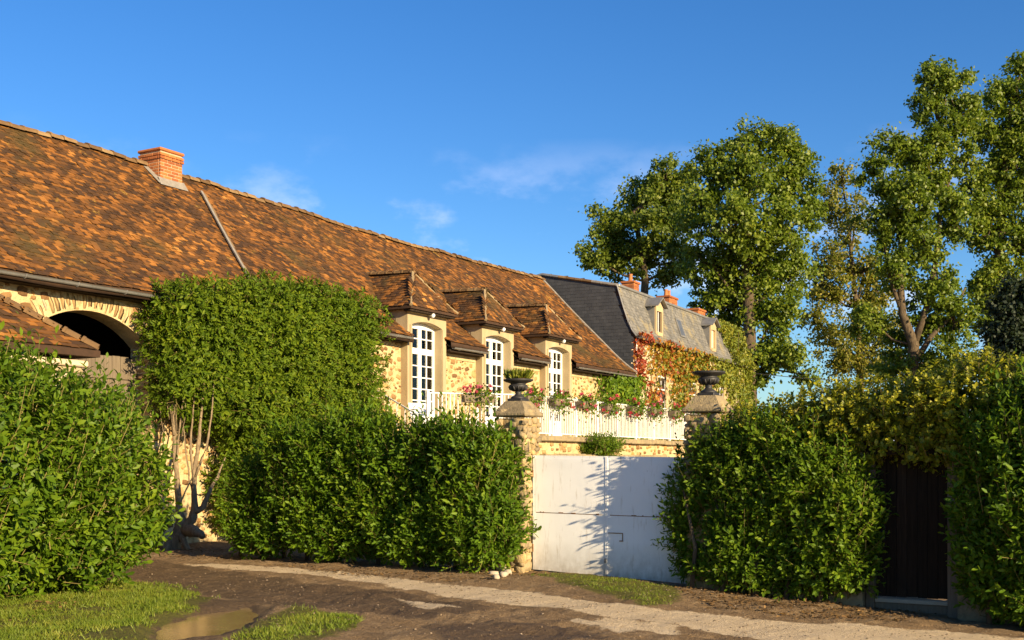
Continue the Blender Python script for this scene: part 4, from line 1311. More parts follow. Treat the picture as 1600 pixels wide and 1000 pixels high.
# ------------------------------------------------------------------ white gate
gate = thing('white_gate', 'white painted sheet metal double gate with rust marks between the stone pillars', 'gate', Ww(0, 0), WRZ)
def quadplate(m, k0, k1, zb0, zb1, zt0, zt1, y0, y1):
    m.add([(k0, y0, zb0), (k1, y0, zb1), (k1, y0, zt1), (k0, y0, zt0), (k0, y1, zb0), (k1, y1, zb1), (k1, y1, zt1), (k0, y1, zt0)],
          [(0, 1, 2, 3), (7, 6, 5, 4), (0, 4, 5, 1), (3, 2, 6, 7), (0, 3, 7, 4), (1, 5, 6, 2)])
K0, KM, K1 = .275, 1.535, 2.86
zb = lambda k: .025 - .035 * k
zm = lambda k: .905 - .012 * k
zt = lambda k: 1.79 - .014 * k
for li, (a, b) in enumerate(((K0, KM - .006), (KM + .006, K1))):
    leaf = MB()
    for x in (a, b - .045):
        quadplate(leaf, x, x + .045, zb(x), zb(x), zt(x), zt(x), -.024, .024)
    quadplate(leaf, a + .045, b - .045, zt(a) - .045, zt(b) - .045, zt(a), zt(b), -.022, .022)
    quadplate(leaf, a + .045, b - .045, zb(a), zb(b), zb(a) + .04, zb(b) + .04, -.0225, .022)
    lo = leaf.build('gate_leaf', MT['gate'], gate)
    for z0, z1, g in ((lambda k: zb(k) + .04, lambda k: zm(k) - .006, 0), (lambda k: zm(k) + .006, lambda k: zt(k) - .045, 1)):
        q = MB(); quadplate(q, a + .045, b - .045, z0(a), z0(b), z1(a), z1(b), -.026 if g else -.0235, .0)
        q.build('sheet_panel', MT['gate'], lo)
    q = MB(); quadplate(q, a + .045, b - .045, zm(a) - .006, zm(b) - .006, zm(a) + .006, zm(b) + .006, -.016, 0)
    q.build('seam', MT['rust'], lo)
    q = MB()
    for i in range(7):
        kk = a + .1 + (b - a - .2) * hsh(i, li + 2)
        q.box(kk, kk + .02 + .03 * hsh(i, 7), -.031, -.0262, zm(kk) + .004, zm(kk) + .016)
    q.build('rust_mark', MT['rust'], lo)
    for zh in (.35, 1.5):
        kk = a + .0 if li == 0 else b
        MB().tube([(kk, -.012, zh - .06), (kk, -.012, zh + .06)], .018, 8).build('hinge', MT['rust'], lo)
# cover strip on the meeting edge, lock plate and latch
MB().cbox(KM - .022, KM + .022, -.034, -.0265, zb(KM) + .02, zt(KM) - .01, .003).build('meeting_strip', MT['gate'], gate)
fr = MB()
fr.box(KM + .025, KM + .27, -.033, -.0265, .615, .627); fr.box(KM + .258, KM + .27, -.033, -.0265, .50, .6149)
fr.build('hatch_outline', MT['rust'], gate)
MB().cbox(KM + .215, KM + .275, -.042, -.0265, .50, .515, .003).build('latch', MT['rust'], gate)
MB().cbox(KM - .03, KM + .005, -.05, -.0345, .17, .24, .004).build('drop_bolt', MT['zinc'], gate)

# ------------------------------------------------------------------ garden wall and its dark door
gw = thing('garden_wall', 'stone garden wall mostly hidden behind laurel and golden hedge', 'wall', Ww(0, 0), WRZ)
MB().box(3.4, 5.34, -.2, .2, -.6, 1.95).build('wall', MT['coping'], gw)  # darker stone on both lengths, standing in for deep shade round the door
MB().box(6.52, 12.0, -.2, .2, -.9, 1.95).build('wall', MT['coping'], gw)
MB().box(5.34, 6.52, -.2, .2, 1.78, 1.95).build('lintel', MT['doorwood'], gw)
dr = thing('wooden_door', 'dark plank door in the shade beneath the golden hedge', 'door', Ww(0, 0), WRZ)
for i in range(7):
    a = 5.462 + .918 * i / 7; b = 5.462 + .918 * (i + 1) / 7
    MB().cbox(a + .002, b - .002, .035 - .006 * hsh(i, 3), .075, -.10 + .012 * hsh(i, 5), 1.77, .005).build('plank', MT['doorwood'], dr)
MB().cbox(5.35, 5.46, -.10, .12, -.32, 1.775, .008).build('door_post', MT['greywood'], dr)
MB().cbox(6.382, 6.51, -.10, .12, -.36, 1.775, .008).build('door_post', MT['greywood'], dr)
MB().cbox(5.461, 6.381, -.06, .06, -.17, -.115, .006).build('sill', MT['whitestone'], dr)
MB().cbox(5.461, 6.381, -.03, .05, -.42, -.172, .006).build('step_board', MT['greywood'], dr)
MB().cbox(5.47, 5.58, .0, .03, .66, .78, .006).build('lock', MT['iron'], dr)
MB().lathe([(.012, 0), (.012, .004), (.0, .006)], 10).build('keyhole', MT['zinc'], dr, True, Matrix.Translation((5.52, -.002, .70)) @ Matrix.Rotation(R(90), 4, 'X'))
MB().tube([(5.56, .0, .76), (5.56, -.04, .76), (5.66, -.045, .755)], .009, 6).build('handle', MT['iron'], dr)

# ------------------------------------------------------------------ mansard house at the end of the barn
HD = Vector((.451, .892, 0)).normalized(); HN = Vector((-HD.y, HD.x, 0))
HO = Vector((4.50, 43.55, 0)); HRZ = math.atan2(HD.y, HD.x)
HL, HW, HE, HB, HR = 16.3, 7.4, 6.45, 8.36, 8.98
def Hw(s, w, z=0.0):
    p = HO + HD * s + HN * w
    return Vector((p.x, p.y, z))
hs = thing('mansard_house', 'creeper-clad house with grey slate mansard roof at the far end of the barn', 'house', HO, HRZ)
MB().box(0.02, HL, 0, HW, -.3, HE).build('wall', MT['render'], hs)
def mans(f):
    """lower slope, f 0 at the eave .. 1 at the break: w, z"""
    return -.22 + .80 * (f ** .62) * .72 + .20 * f, HE - .05 + (HB - HE + .05) * f
prof = [mans(f) for f in np.linspace(0, 1, 9)]
wtop = prof[-1][0]
full = prof + [(HW / 2, HR)] + [(HW - w, z) for w, z in prof[::-1]]
rp = MB(); rp.prism(full + [(HW - .05, HE - .08), (.05, HE - .08)], 0, HL, 'x')
hr = rp.build('roof', MT['tile_under'], hs)
Rl, Tl = [], []
for i in range(8):
    (w0, z0), (w1, z1) = prof[i], prof[i + 1]
    up = np.array((0, w1 - w0, z1 - z0)); ln = np.linalg.norm(up); up = up / ln
    U = np.array((1.0, 0, 0)); N = unit(np.cross(U, up))
    r_, t_ = lay(U, up, N, (0, w0, z0), [(.02, 0), (HL, 0), (HL, ln + .001), (.02, ln + .001)], ln / 2, .2, .014, .4, .062, seed=i)
    Rl.append(r_); Tl.append(t_)
V, L, TT = bulk(SLATE[0], SLATE[1], np.concatenate(Rl), np.concatenate(Tl))
tag(link('slates', npmesh('slates', V, L, TT, MT['slate']), hr), kind='stuff')
up = np.array((0, HW / 2 - wtop, HR - HB)); ln = np.linalg.norm(up); up = up / ln
r_, t_ = lay((1, 0, 0), up, unit(np.cross((1.0, 0, 0), up)), (0, wtop, HB), [(.1, 0), (HL, 0), (HL, ln), (.1, ln)], .11, .165, seed=77)
V, L, TT = bulk(TILE[0], TILE[1], r_, t_)
tag(link('tiles', npmesh('tiles', V, L, TT, MT['tile']), hr), kind='stuff')
# slate-hung gable facing the barn
poly = [(0.0, 3.2)] + [(w + .12, z - .04) for w, z in prof] + [(HW / 2, HR - .05), (HW - .1, HB - .3), (HW, 3.2)]
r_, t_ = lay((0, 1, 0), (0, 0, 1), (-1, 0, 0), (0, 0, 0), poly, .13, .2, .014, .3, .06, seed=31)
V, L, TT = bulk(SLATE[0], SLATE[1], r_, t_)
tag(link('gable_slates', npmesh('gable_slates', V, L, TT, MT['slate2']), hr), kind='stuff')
# rims
MB().tube([(-.03, w, z + .015) for w, z in prof], .035, 6).build('verge', MT['zinc'], hr)
top = [(-.04, prof[-1][0], HB + .02), (-.04, HW / 2, HR + .03)]
for i in range(9):
    a = Vector(top[0]) + (Vector(top[1]) - Vector(top[0])) * (i / 9); b = Vector(top[0]) + (Vector(top[1]) - Vector(top[0])) * ((i + .96) / 9)
    MB().tube([a, b], .06, 6).build('verge_tile', MT['lead'] if i < 3 else (MT['ridge'] if i < 7 else MT['zinc']), hr)
MB().tube([(-.04, HW / 2, HR + .03), (-.04, HW - prof[-1][0], HB + .02)], .06, 6).build('verge_tile', MT['zinc'], hr)
MB().cbox(.0, HL, prof[-1][0] - .08, prof[-1][0] + .06, HB - .03, HB + .07, .02).build('break_roll', MT['zinc'], hr)
gutter(hs, 0.05, HL, -.27, HE - .06, .075)
MB().tube([(.35, -.12, HE - .15), (.35, -.06, HE - .4), (.35, -.06, .5)], .05, 8).build('downpipe', MT['white'], hs)
MB().tube([(9.0, .0, 4.4), (9.0, -.02, 2.4)], .03, 6).build('downpipe', MT['white'], hs)
# roof dormers
def hdormer(s, mat_win):
    d = MB()
    zb_, zt_ = 6.78, 7.86
    fw = -.02
    d.box(s - .42, s - .31, fw, .9, zb_, zt_); d.box(s + .31, s + .42, fw, .9, zb_, zt_)
    d.box(s - .31, s + .31, fw, .12, zt_ - .16, zt_); d.box(s - .31, s + .31, fw - .03, .12, zb_ - .06, zb_ + .08)
    o = d.build('roof_dormer', MT['shutter'], hs)
    MB().box(s - .435, s - .421, fw + .06, .95, zb_, zt_).build('zinc_cheek', MT['zinc'], o)
    MB().add([(s - .60, fw - .16, zt_), (s + .60, fw - .16, zt_), (s, fw - .16, zt_ + .36), (s - .60, 1.2, zt_), (s + .60, 1.2, zt_), (s, 1.2, zt_ + .36),
              (s - .60, fw - .16, zt_ + .05), (s + .60, fw - .16, zt_ + .05), (s, fw - .16, zt_ + .42), (s - .60, 1.2, zt_ + .05), (s + .60, 1.2, zt_ + .05), (s, 1.2, zt_ + .42)],
             [(0, 2, 8, 6), (2, 1, 7, 8), (6, 8, 11, 9), (8, 7, 10, 11), (0, 3, 5, 2), (2, 5, 4, 1), (0, 6, 9, 3), (1, 4, 10, 7)]).build('dormer_roof', MT['zinc'], o)
    MB().prism([(s - .45, zt_ + .001), (s + .45, zt_ + .001), (s, zt_ + .27)], fw, fw + .1, 'y').build('pediment', MT['shutter'], o)
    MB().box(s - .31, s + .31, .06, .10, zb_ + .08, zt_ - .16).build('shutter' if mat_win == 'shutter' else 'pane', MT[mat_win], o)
    MB().box(s - .02, s + .02, .03, .059, zb_ + .08, zt_ - .16).build('mullion', MT['white'], o)
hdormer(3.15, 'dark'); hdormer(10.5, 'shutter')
w_, z_ = mans(.45)
sk = MB(); sk.add([(6.1, mans(.3)[0] - .07, mans(.3)[1]), (6.75, mans(.3)[0] - .07, mans(.3)[1]), (6.75, mans(.72)[0] - .07, mans(.72)[1]), (6.1, mans(.72)[0] - .07, mans(.72)[1]),
                   (6.1, mans(.3)[0] + .1, mans(.3)[1]), (6.75, mans(.3)[0] + .1, mans(.3)[1]), (6.75, mans(.72)[0] + .1, mans(.72)[1]), (6.1, mans(.72)[0] + .1, mans(.72)[1])],
                  [(0, 1, 2, 3), (0, 4, 5, 1), (1, 5, 6, 2), (3, 2, 6, 7), (0, 3, 7, 4)])
sko = sk.build('skylight', MT['zinc'], hs)
MB().add([(6.17, mans(.34)[0] - .078, mans(.34)[1]), (6.68, mans(.34)[0] - .078, mans(.34)[1]), (6.68, mans(.68)[0] - .078, mans(.68)[1]), (6.17, mans(.68)[0] - .078, mans(.68)[1])], [(0, 1, 2, 3)]).build('pane', MT['glass'], sko)
# chimneys of the house
def hchim(s, w, zb_, zt_, wx, wy, pots):
    c = MB().box(s - wx / 2 + .012, s + wx / 2 - .012, w - wy / 2 + .012, w + wy / 2 - .012, zb_, zt_).build('chimney', MT['brickmortar'], hs)
    z = zb_ + .05; k = 0
    cache = {}
    q = MB()
    while z < zt_ - .02:
        nx_ = 3; ny_ = 3
        for i in range(nx_):
            a = s - wx / 2 + wx * i / nx_
            q.box(a + .006, a + wx / nx_ - .006, w - wy / 2, w - wy / 2 + .05, z, z + .062)
        for i in range(ny_):
            a = w - wy / 2 + .052 + (wy - .052) * i / ny_
            q.box(s - wx / 2, s - wx / 2 + .05, a + .006, a + wy / ny_ - .006, z, z + .062)
        z += .075
    tag(q.build('bricks', MT['brick'], c), kind='stuff')
    MB().cbox(s - wx / 2 - .05, s + wx / 2 + .05, w - wy / 2 - .05, w + wy / 2 + .05, zt_, zt_ + .10, .015).build('cap', MT['brick'], c)
    for i in range(pots):
        xx = s + (i - (pots - 1) / 2) * .42
        MB().lathe([(.11, 0), (.13, .05), (.10, .08), (.09, .32), (.11, .36), (.07, .36), (.07, .2)], 12, (xx, w, zt_ + .10)).build('chimney_pot', MT['terracotta'], c, True)
hchim(9.6, 3.7, 8.6, 9.95, .7, .6, 1)
hchim(14.8, 3.7, 8.6, 9.9, 1.25, .65, 2)
hchim(14.2, 2.0, 8.3, 9.1, 1.1, .6, 0)
# windows with shutters on the upper floor
for s, zlo, zhi in ((3.3, 3.55, 5.15), (7.3, 3.55, 5.15), (11.5, 3.55, 5.15)):
    wo = MB().box(s - .5, s + .5, -.02, -.003, zlo, zhi).build('window', MT['white'], hs)
    for cx_ in (-.24, .24):
        for j in range(3):
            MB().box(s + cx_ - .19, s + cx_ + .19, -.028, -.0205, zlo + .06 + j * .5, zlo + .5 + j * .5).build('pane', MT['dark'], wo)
    for sgn in (-1, 1):
        so = MB().cbox(s + sgn * .83 - .31, s + sgn * .83 + .31, -.07, -.03, zlo - .02, zhi + .02, .008).build('shutter', MT['shutter'], hs)
        for j in range(5):
            xx = s + sgn * .83 - .29 + j * .118
            MB().cbox(xx, xx + .108, -.082, -.0705, zlo, zhi, .004).build('board', MT['shutter'], so)
    MB().cbox(s - .62, s + .62, -.12, -.003, zlo - .10, zlo - .03, .01).build('sill', MT['whitestone'], hs)

# creepers on the house
def house_creeper(name, label, mtl, n, dens, stems, sz=(.10, .17)):
    pl = thing(name, label, 'climbing plant', Hw(stems[0][0], -.1), HRZ)
    base_s = stems[0][0]
    s = rng.uniform(0, HL + .3, n * 4); z = rng.uniform(.5, HE + 2.0, n * 4)
    q = np.stack([s, z * 1.0, np.zeros_like(s)], 1)
    pr = dens(s, z, noise3(q, 1.1, 3.0) * .6 + noise3(q, 3.1, 8.0) * .4)
    keep = rng.random(len(s)) < pr
    s, z = s[keep][:n], z[keep][:n]
    w = -.04 - rng.random(len(s)) ** 1.6 * .28 * (1 + .4 * noise3(np.stack([s, z, s * 0], 1), 2.2, 1.0))
    up = np.clip((z - HE) / (HB - HE), 0, 1)
    w = np.where(z > HE - .1, w + np.array([mans(f)[0] for f in up]) - .03, w)
    pos = np.stack([s - base_s, w + .1, z], 1)
    flat_leaves('foliage', mtl, pl, pos, np.tile((0.15, -1.0, .35), (len(s), 1)), rng.uniform(*sz, len(s)), IVY, .55, .8)
    st = MB()
    for s0, s1, z1 in stems:
        pts = [(s0 - base_s + (s1 - s0) * f + .12 * math.sin(f * 9 + s0), .03, .0 + z1 * f) for f in np.linspace(0, 1, 8)]
        st.tube(pts, [.035 * (1 - .7 * f) for f in np.linspace(0, 1, 8)], 5)
    st.build('stem', MT['bark'], pl)
    return pl
WIN = ((3.3, 3.55, 5.15), (7.3, 3.55, 5.15), (11.5, 3.55, 5.15))
def clear(s, z, wid=1.05):
    m = np.ones_like(s)
    for c, a, b in WIN:
        m = np.where((np.abs(s - c) < wid) & (z > a - .15) & (z < b + .05), .10, m)
    return m
house_creeper('red_creeper', 'crimson creeper climbing the near corner of the mansard house', LF['red'], 7000,
              lambda s, z, n: clear(s, z, .55) * np.where(z < HE + .15, 1, 0) * np.where((s < 1.5 + n) & (z > 4.5 + n * .8), 1.0, np.where((s > 1.4) & (s < 6.0) & (n > .18) & (z < 5.6), .75, np.where((s < 6) & (n > .4), .4, 0.0))), [(.5, .6, 6.2), (2.2, 4.0, 5.5), (4.6, 3.0, 5.0)])
house_creeper('orange_creeper', 'orange and ochre creeper spreading over the middle of the house front', LF['orange'], 9000,
              lambda s, z, n: clear(s, z, .7) * np.where(z < HE, 1, 0) * np.where((s > 1.2) & (s < 10.5), np.clip(.5 + n * .9 + (z - 5.2) * .25, 0, 1) * np.exp(-((s - 5) / 4.2) ** 2), 0), [(5.5, 4.5, 6.0), (6.0, 8.2, 6.0)])
house_creeper('green_creeper', 'yellow-green creeper covering the far half of the house and its roof end', LF['green'], 17000,
              lambda s, z, n: clear(s, z, .8) * np.where(z < HE - .05, np.clip((s - 1.2) / 7, 0.0, 1) * np.clip(.75 + n, 0, 1), np.where(s > 12.9 + (z - HE) * .2 + n * .9 - np.clip(z - 7.6, 0, 1) * 1.6, 1.0, 0)), [(10.0, 9.0, 6.0), (13.0, 14.5, 8.0), (12.0, 11.5, 6.2)])
# green climber at the corner of the barn
gc = thing('green_climber', 'bright green climber where the barn eave meets the house', 'climbing plant', Bw(22.0, -.15), BRZ)
n = 5200
s = rng.normal(22.3, .9, n * 2); z = rng.uniform(2.2, 4.9, n * 2)
q = np.stack([s, z, s * 0], 1)
keep = (s > 19.3 + .6 * noise3(q, 1.6, 5.0) + (4.9 - z) * .15) & (s < 24.2) & (rng.random(n * 2) < .65 + .5 * noise3(q, 2.1, 2.0))
s, z = s[keep][:n], z[keep][:n]
pos = np.stack([s - 22.0, -.05 - rng.random(len(s)) ** 1.5 * .4 + .15, z], 1)
flat_leaves('foliage', LF['laurel2'], gc, pos, np.tile((-.1, -1, .4), (len(s), 1)), rng.uniform(.09, .15, len(s)), IVY, .6, .9)
MB().tube([(0, .05, TERZ - .1), (.2, .08, 3.2), (-.3, .1, 4.6)], [.04, .03, .015], 5).build('stem', MT['bark'], gc)

# ------------------------------------------------------------------ hedges and shrubs
CAMP = np.array((0, 0, EYE))
class Blobs:
    """union of rounded boxes / ellipsoids with lumpy surfaces"""
    def __init__(s, lst, lump=.10, lf=1.6, seed=1.0):
        s.l = [(np.array(c, float), np.array(r, float), y, p) for c, r, y, p in lst]
        s.lump, s.lf, s.seed = lump, lf, seed
    def f(s, i, X):
        c, r, yaw, p = s.l[i]
        d = X - c
        ca, sa = math.cos(-yaw), math.sin(-yaw)
        q = np.stack([d[:, 0] * ca - d[:, 1] * sa, d[:, 0] * sa + d[:, 1] * ca, d[:, 2]], 1)
        return (np.sum(np.abs(q / r) ** p, 1)) ** (1 / p)
    def grad(s, i, X):
        e = .01
        return np.stack([(s.f(i, X + np.eye(3)[k] * e) - s.f(i, X - np.eye(3)[k] * e)) / (2 * e) for k in range(3)], 1)
    def sample(s, n, d0, d1, zmin=None):
        """n points whose depth below the surface lies in d0..d1; returns points, normals, depth"""
        vol = np.array([np.prod(r) ** (2 / 3) for _, r, _, _ in s.l]); vol = vol / vol.sum()
        PS, NS, DS = [], [], []
        for i, (c, r, yaw, p) in enumerate(s.l):
            want = int(n * vol[i] * 1.4) + 8
            got = 0
            for _ in range(40):
                m = max(4000, want * 6)
                q = rng.uniform(-1, 1, (m, 3)) * (r * 1.1)
                ca, sa = math.cos(yaw), math.sin(yaw)
                X = np.stack([q[:, 0] * ca - q[:, 1] * sa, q[:, 0] * sa + q[:, 1] * ca, q[:, 2]], 1) + c
                g = s.grad(i, X); gn = np.linalg.norm(g, axis=1) + 1e-6
                dep = (1 - s.f(i, X)) / gn + s.lump * noise3(X, s.lf, s.seed)
                k = (dep > d0) & (dep < d1)
                if zmin is not None: k &= X[:, 2] > zmin(X)
                X, g, dep = X[k], g[k] / gn[k][:, None], dep[k]
                for j in range(len(s.l)):
                    if j == i or not len(X): continue
                    gj = np.linalg.norm(s.grad(j, X), axis=1) + 1e-6
                    k = (1 - s.f(j, X)) / gj < d1 * .9
                    X, g, dep = X[k], g[k], dep[k]
                PS.append(X); NS.append(g); DS.append(dep); got += len(X)
                if got >= want: break
        X, g, dep = np.concatenate(PS), np.concatenate(NS), np.concatenate(DS)
        k = rng.permutation(len(X))[:n]
        return X[k], g[k], dep[k]

def shoots(o, a, length, m, Ll, phi0=75, phi1=28, wid=1.0, jit=.22, ph=None):
    """leaves along shoots -> R, T of all leaves (n*m)"""
    n = len(o)
    a = unit(a)
    ref = np.where(np.abs(a[:, 2:3]) < .9, np.array([[0, 0, 1.0]]), np.array([[1.0, 0, 0]]))
    e1 = unit(np.cross(a, ref)); e2 = np.cross(a, e1)
    j = np.arange(m)[None, :]
    f = (j + .5) / m
    az = j * 2.4 + rng.uniform(0, 6.28, (n, 1)) + rng.normal(0, .35, (n, m))
    phi = np.radians(phi0 + (phi1 - phi0) * f) + rng.normal(0, .18, (n, m))
    rad = np.cos(az)[..., None] * e1[:, None] + np.sin(az)[..., None] * e2[:, None]
    d = a[:, None] * np.cos(phi)[..., None] + rad * np.sin(phi)[..., None] + rng.normal(0, jit * .5, (n, m, 3))
    d[..., 2] -= .12
    nrm = a[:, None] * np.sin(phi)[..., None] - rad * np.cos(phi)[..., None] + rng.normal(0, jit, (n, m, 3))
    T = o[:, None] + a[:, None] * (length[:, None] * f)[..., None]
    L = Ll * rng.uniform(.8, 1.15, (n, 1)) * rng.uniform(.6, 1.25, (n, m)) * (1 - .35 * np.abs(f - .45))
    Rm = frames(d.reshape(-1, 3), nrm.reshape(-1, 3)) * L.reshape(-1, 1, 1)
    Rm[:, :, 0] *= wid
    return Rm, T.reshape(-1, 3)

def shrub(name, label, cat, base, blobs, mtl, nsh, Ll, slen=(.18, .42), m=9, up=.7, out=.8, wid=1.0, inner=.6, group=None, solo=300, zmin=None, templ=None, tall=0, cull=True, phi=(75, 28), seed=1):
    root = thing(name, label, cat, base, 0, group)
    b = np.array(base, float)
    templ = templ or LEAF
    X, N, D = blobs.sample(nsh, -.02, .26, zmin)
    if cull:
        vd = unit(CAMP - X)
        k = (np.sum(vd * N, 1) > -.35) | (rng.random(len(X)) < .35)
        X, N, D = X[k], N[k], D[k]
    a = N * out + np.array((0, 0, up)) + rng.normal(0, .38, X.shape)
    ln = rng.uniform(*slen, len(X))
    # a few long whips standing out of the outline
    if tall:
        k = rng.random(len(X)) < tall
        k &= N[:, 2] > -.05
        ln[k] *= rng.uniform(1.5, 2.3, k.sum()); a[k, 2] += 1.2
    Rm, T = shoots(X, a, ln, m, Ll, phi[0], phi[1], wid)
    px_ = topx(T)
    vis = (px_[:, 0] > 0) & (px_[:, 0] < 1600) & (px_[:, 1] < 1000)
    face = np.abs(np.sum(Rm[:, :, 2] * unit(CAMP - T), 1)) / Ll
    outn = np.repeat(.26 - D, m)
    rep_N = np.repeat(np.sum(unit(CAMP - X) * N, 1), m)
    score = vis * (face + outn * 2 + rep_N * .8)
    pieces('leaf', 'foliage', [(*templ, mtl, True)], np.zeros(len(T), int), Rm, T - b, root, score, solo)
    # shoots themselves
    vs, fs = [], []
    st = MB()
    for i in rng.permutation(len(X))[:int(len(X) * .35)]:
        u = a[i] / np.linalg.norm(a[i])
        st.tube([X[i] - u * .12 - b, X[i] + u * ln[i] * .9 - b], [.006, .003], 3, False)
    if len(st.v): tag(st.build('twigs', MT['twig'], root), kind='stuff')
    # inner mass of leaves
    if inner > 0:
        ni = int(nsh * m * inner)
        Xi, Ni, Di = blobs.sample(ni, .12, .85, zmin)
        d = rng.normal(0, 1, Xi.shape); nn = Ni + rng.normal(0, .7, Xi.shape)
        Ri = frames(d, nn) * (Ll * rng.uniform(1.0, 1.7, len(Xi)))[:, None, None]
        V, L, TT = bulk(DIAM[0], DIAM[1], Ri, Xi - b)
        tag(link('inner_foliage', npmesh('inner_foliage', V, L, TT, mtl, True), root), kind='stuff')
    return root

def stems(root, base, lst, mtl=None, sides=6):
    b = Vector(base)
    m = MB()
    for pts, rad in lst:
        m.tube([Vector(p) - b for p in pts], rad, sides)
    return m.build('stem', mtl or MT['bark'], root, True)

above = lambda h: (lambda X: gz(X[:, 0], X[:, 1]) + h)

# left laurel, close to the camera
c = (-6.55, 14.2, 0)
lb = shrub('laurel_bush', 'big glossy laurel bush at the left edge, growing out of the grass', 'bush', c,
      Blobs([((-7.05, 14.1, 1.36), (1.85, 2.1, 1.46), .2, 2.6), ((-5.85, 14.9, 1.28), (1.08, 1.4, 1.32), 0, 2.5), ((-7.1, 13.6, 2.0), (1.2, 1.2, 1.0), 0, 2.2)], .16, 2.2, 2.0),
      LF['laurel2'], 4600, .125, (.16, .40), 9, .95, .7, 1.1, .35, tall=.18, zmin=above(.06))
stems(lb, c, [([(-6.55 + .35 * math.cos(a), 14.2 + .35 * math.sin(a), -.05), (-6.55 + .8 * math.cos(a), 14.2 + .8 * math.sin(a), .8), (-6.55 + 1.3 * math.cos(a), 14.2 + 1.3 * math.sin(a), 1.7)], [.05, .04, .02]) for a in np.arange(0, 6.2, .9)])

# long laurel hedge in front of the garden wall
hb = []
for i, k in enumerate((-4.6, -3.85, -3.0, -2.0, -1.1, -.33)):
    p = Ww(k, .42 if i < 5 else .52)
    h_ = (1.5, 2.1, 2.3, 2.2, 2.08, 1.95)[i]
    hb.append(((p.x, p.y, h_ / 2 + .04), (.8 if i < 5 else .5, .46 + .06 * (i % 2), h_ / 2), WRZ, 3.4))
c = tuple(Ww(-2.8, .42, 0))
lh = shrub('laurel_hedge', 'long dark green laurel hedge between the vine trunk and the gate pillar', 'hedge', c, Blobs(hb, .19, 2.6, 4.0), LF['laurel'], 6400, .108, (.13, .34), 9, .85, .7, 1.0, .35, tall=.12, templ=NARROW, zmin=above(.07))
stems(lh, c, [([Ww(k, .42, -.05), Ww(k + .1, .5, .7), Ww(k - .1, .45, 1.5)], [.04, .03, .015]) for k in np.arange(-5.4, 0, .5)])

# laurel bush between gate and door
rb_b = []
for k, o_, rk, ro, h_ in ((3.0, .08, .42, .16, 1.9), (3.5, .13, .6, .28, 2.12), (4.1, .19, .7, .38, 2.22), (4.88, .28, .56, .40, 2.12)):
    p = Ww(k, o_)
    g0 = float(gz(p.x, p.y))
    rb_b.append(((p.x, p.y, g0 + h_ / 2 + .03), (rk, ro, h_ / 2), WRZ, 3.0))
c = tuple(Ww(4.0, .42, float(gz(3.4, 15.6))))
rb = shrub('laurel_bush', 'rounded laurel bush standing between the white gate and the dark door', 'bush', c, Blobs(rb_b, .15, 2.9, 6.0), LF['laurel2'], 5200, .096, (.13, .34), 9, .9, .75, 1.1, .35, tall=.15, zmin=above(.07))
stems(rb, c, [([Ww(k, .4, -.4), Ww(k + .1, .45, .5), Ww(k - .1, .4, 1.3)], [.04, .03, .015]) for k in np.arange(3.0, 5.1, .45)])

# laurel at the right edge
re_b = []
for k, o_, rk, ro, h_ in ((7.0, .36, .42, .36, 2.5), (7.8, .50, .8, .46, 2.95), (8.7, .5, 1.0, .5, 3.0)):
    p = Ww(k, o_); g0 = float(gz(p.x, p.y))
    re_b.append(((p.x, p.y, g0 + h_ / 2 + .03), (rk, ro, h_ / 2), WRZ, 3.0))
c = tuple(Ww(7.6, .5, float(gz(6.4, 13.9))))
re = shrub('laurel_bush', 'tall laurel bush at the right edge of the picture, right of the dark door', 'bush', c, Blobs(re_b, .16, 2.6, 8.0), LF['laurel'], 4000, .112, (.14, .38), 9, .95, .7, 1.05, .35, tall=.18, templ=NARROW, zmin=above(.08))
stems(re, c, [([Ww(k, .45, -.6), Ww(k + .1, .5, .5), Ww(k - .1, .45, 1.6)], [.04, .03, .015]) for k in np.arange(6.9, 9, .45)])

# golden hedge growing over the wall and the door
gh_b = []
for k, o_, rk, ro, z0, z1 in ((3.9, -.25, .8, .5, 1.3, 2.42), (4.8, -.15, .9, .6, 1.35, 2.62), (5.75, -.12, .9, .66, 1.62, 2.80), (6.8, -.1, .9, .66, 1.50, 2.98), (8.0, -.3, 1.1, .7, 1.4, 3.12), (9.4, -.3, 1.1, .7, 1.4, 3.2)):
    p = Ww(k, o_)
    gh_b.append(((p.x, p.y, (z0 + z1) / 2), (rk, ro, (z1 - z0) / 2), WRZ, 3.0))
c = tuple(Ww(6.0, -.3, 1.5))
gold_h = shrub('golden_hedge', 'clipped golden-green hedge growing over the wall above the dark door', 'hedge', c, Blobs(gh_b, .09, 3.0, 3.0), LF['gold'], 5000, .062, (.06, .17), 9, .8, .8, 1.15, 1.0, zmin=None, solo=300, phi=(70, 40), templ=OVAL)
stems(gold_h, c, [([Ww(k, -.45, -.5), Ww(k, -.4, .8), Ww(k + .1, -.3, 1.9)], [.05, .04, .02]) for k in (4.2, 5.2, 6.9, 8.2)])

# climber trained along the barn wall, clipped to a block
cl_b = []
for t, v, rt, rv, z0, z1 in ((.4, -.62, .85, .5, 2.7, 5.10), (1.5, -.65, 1.05, .6, 2.4, 5.32), (2.9, -.68, 1.2, .66, 1.9, 5.58), (4.5, -.66, 1.2, .64, 1.8, 5.62), (5.55, -.62, .85, .55, 2.0, 5.52), (4.3, -.7, 2.2, .5, .6, 3.0), (2.15, -.42, .75, .34, .3, 2.9)):
    p = Bw(t, v)
    cl_b.append(((p.x, p.y, (z0 + z1) / 2), (rt, rv, (z1 - z0) / 2), BRZ, 10.0))
c = tuple(Bw(.9, -.75, 0))
cl = shrub('clipped_climber', 'tall clipped climbing shrub on a gnarled trunk against the barn wall', 'climbing plant', c, Blobs(cl_b, .07, 1.9, 5.0), LF['climber'], 7000, .115, (.09, .21), 9, .2, 1.0, .95, .35, tall=0, phi=(70, 35), templ=NARROW)
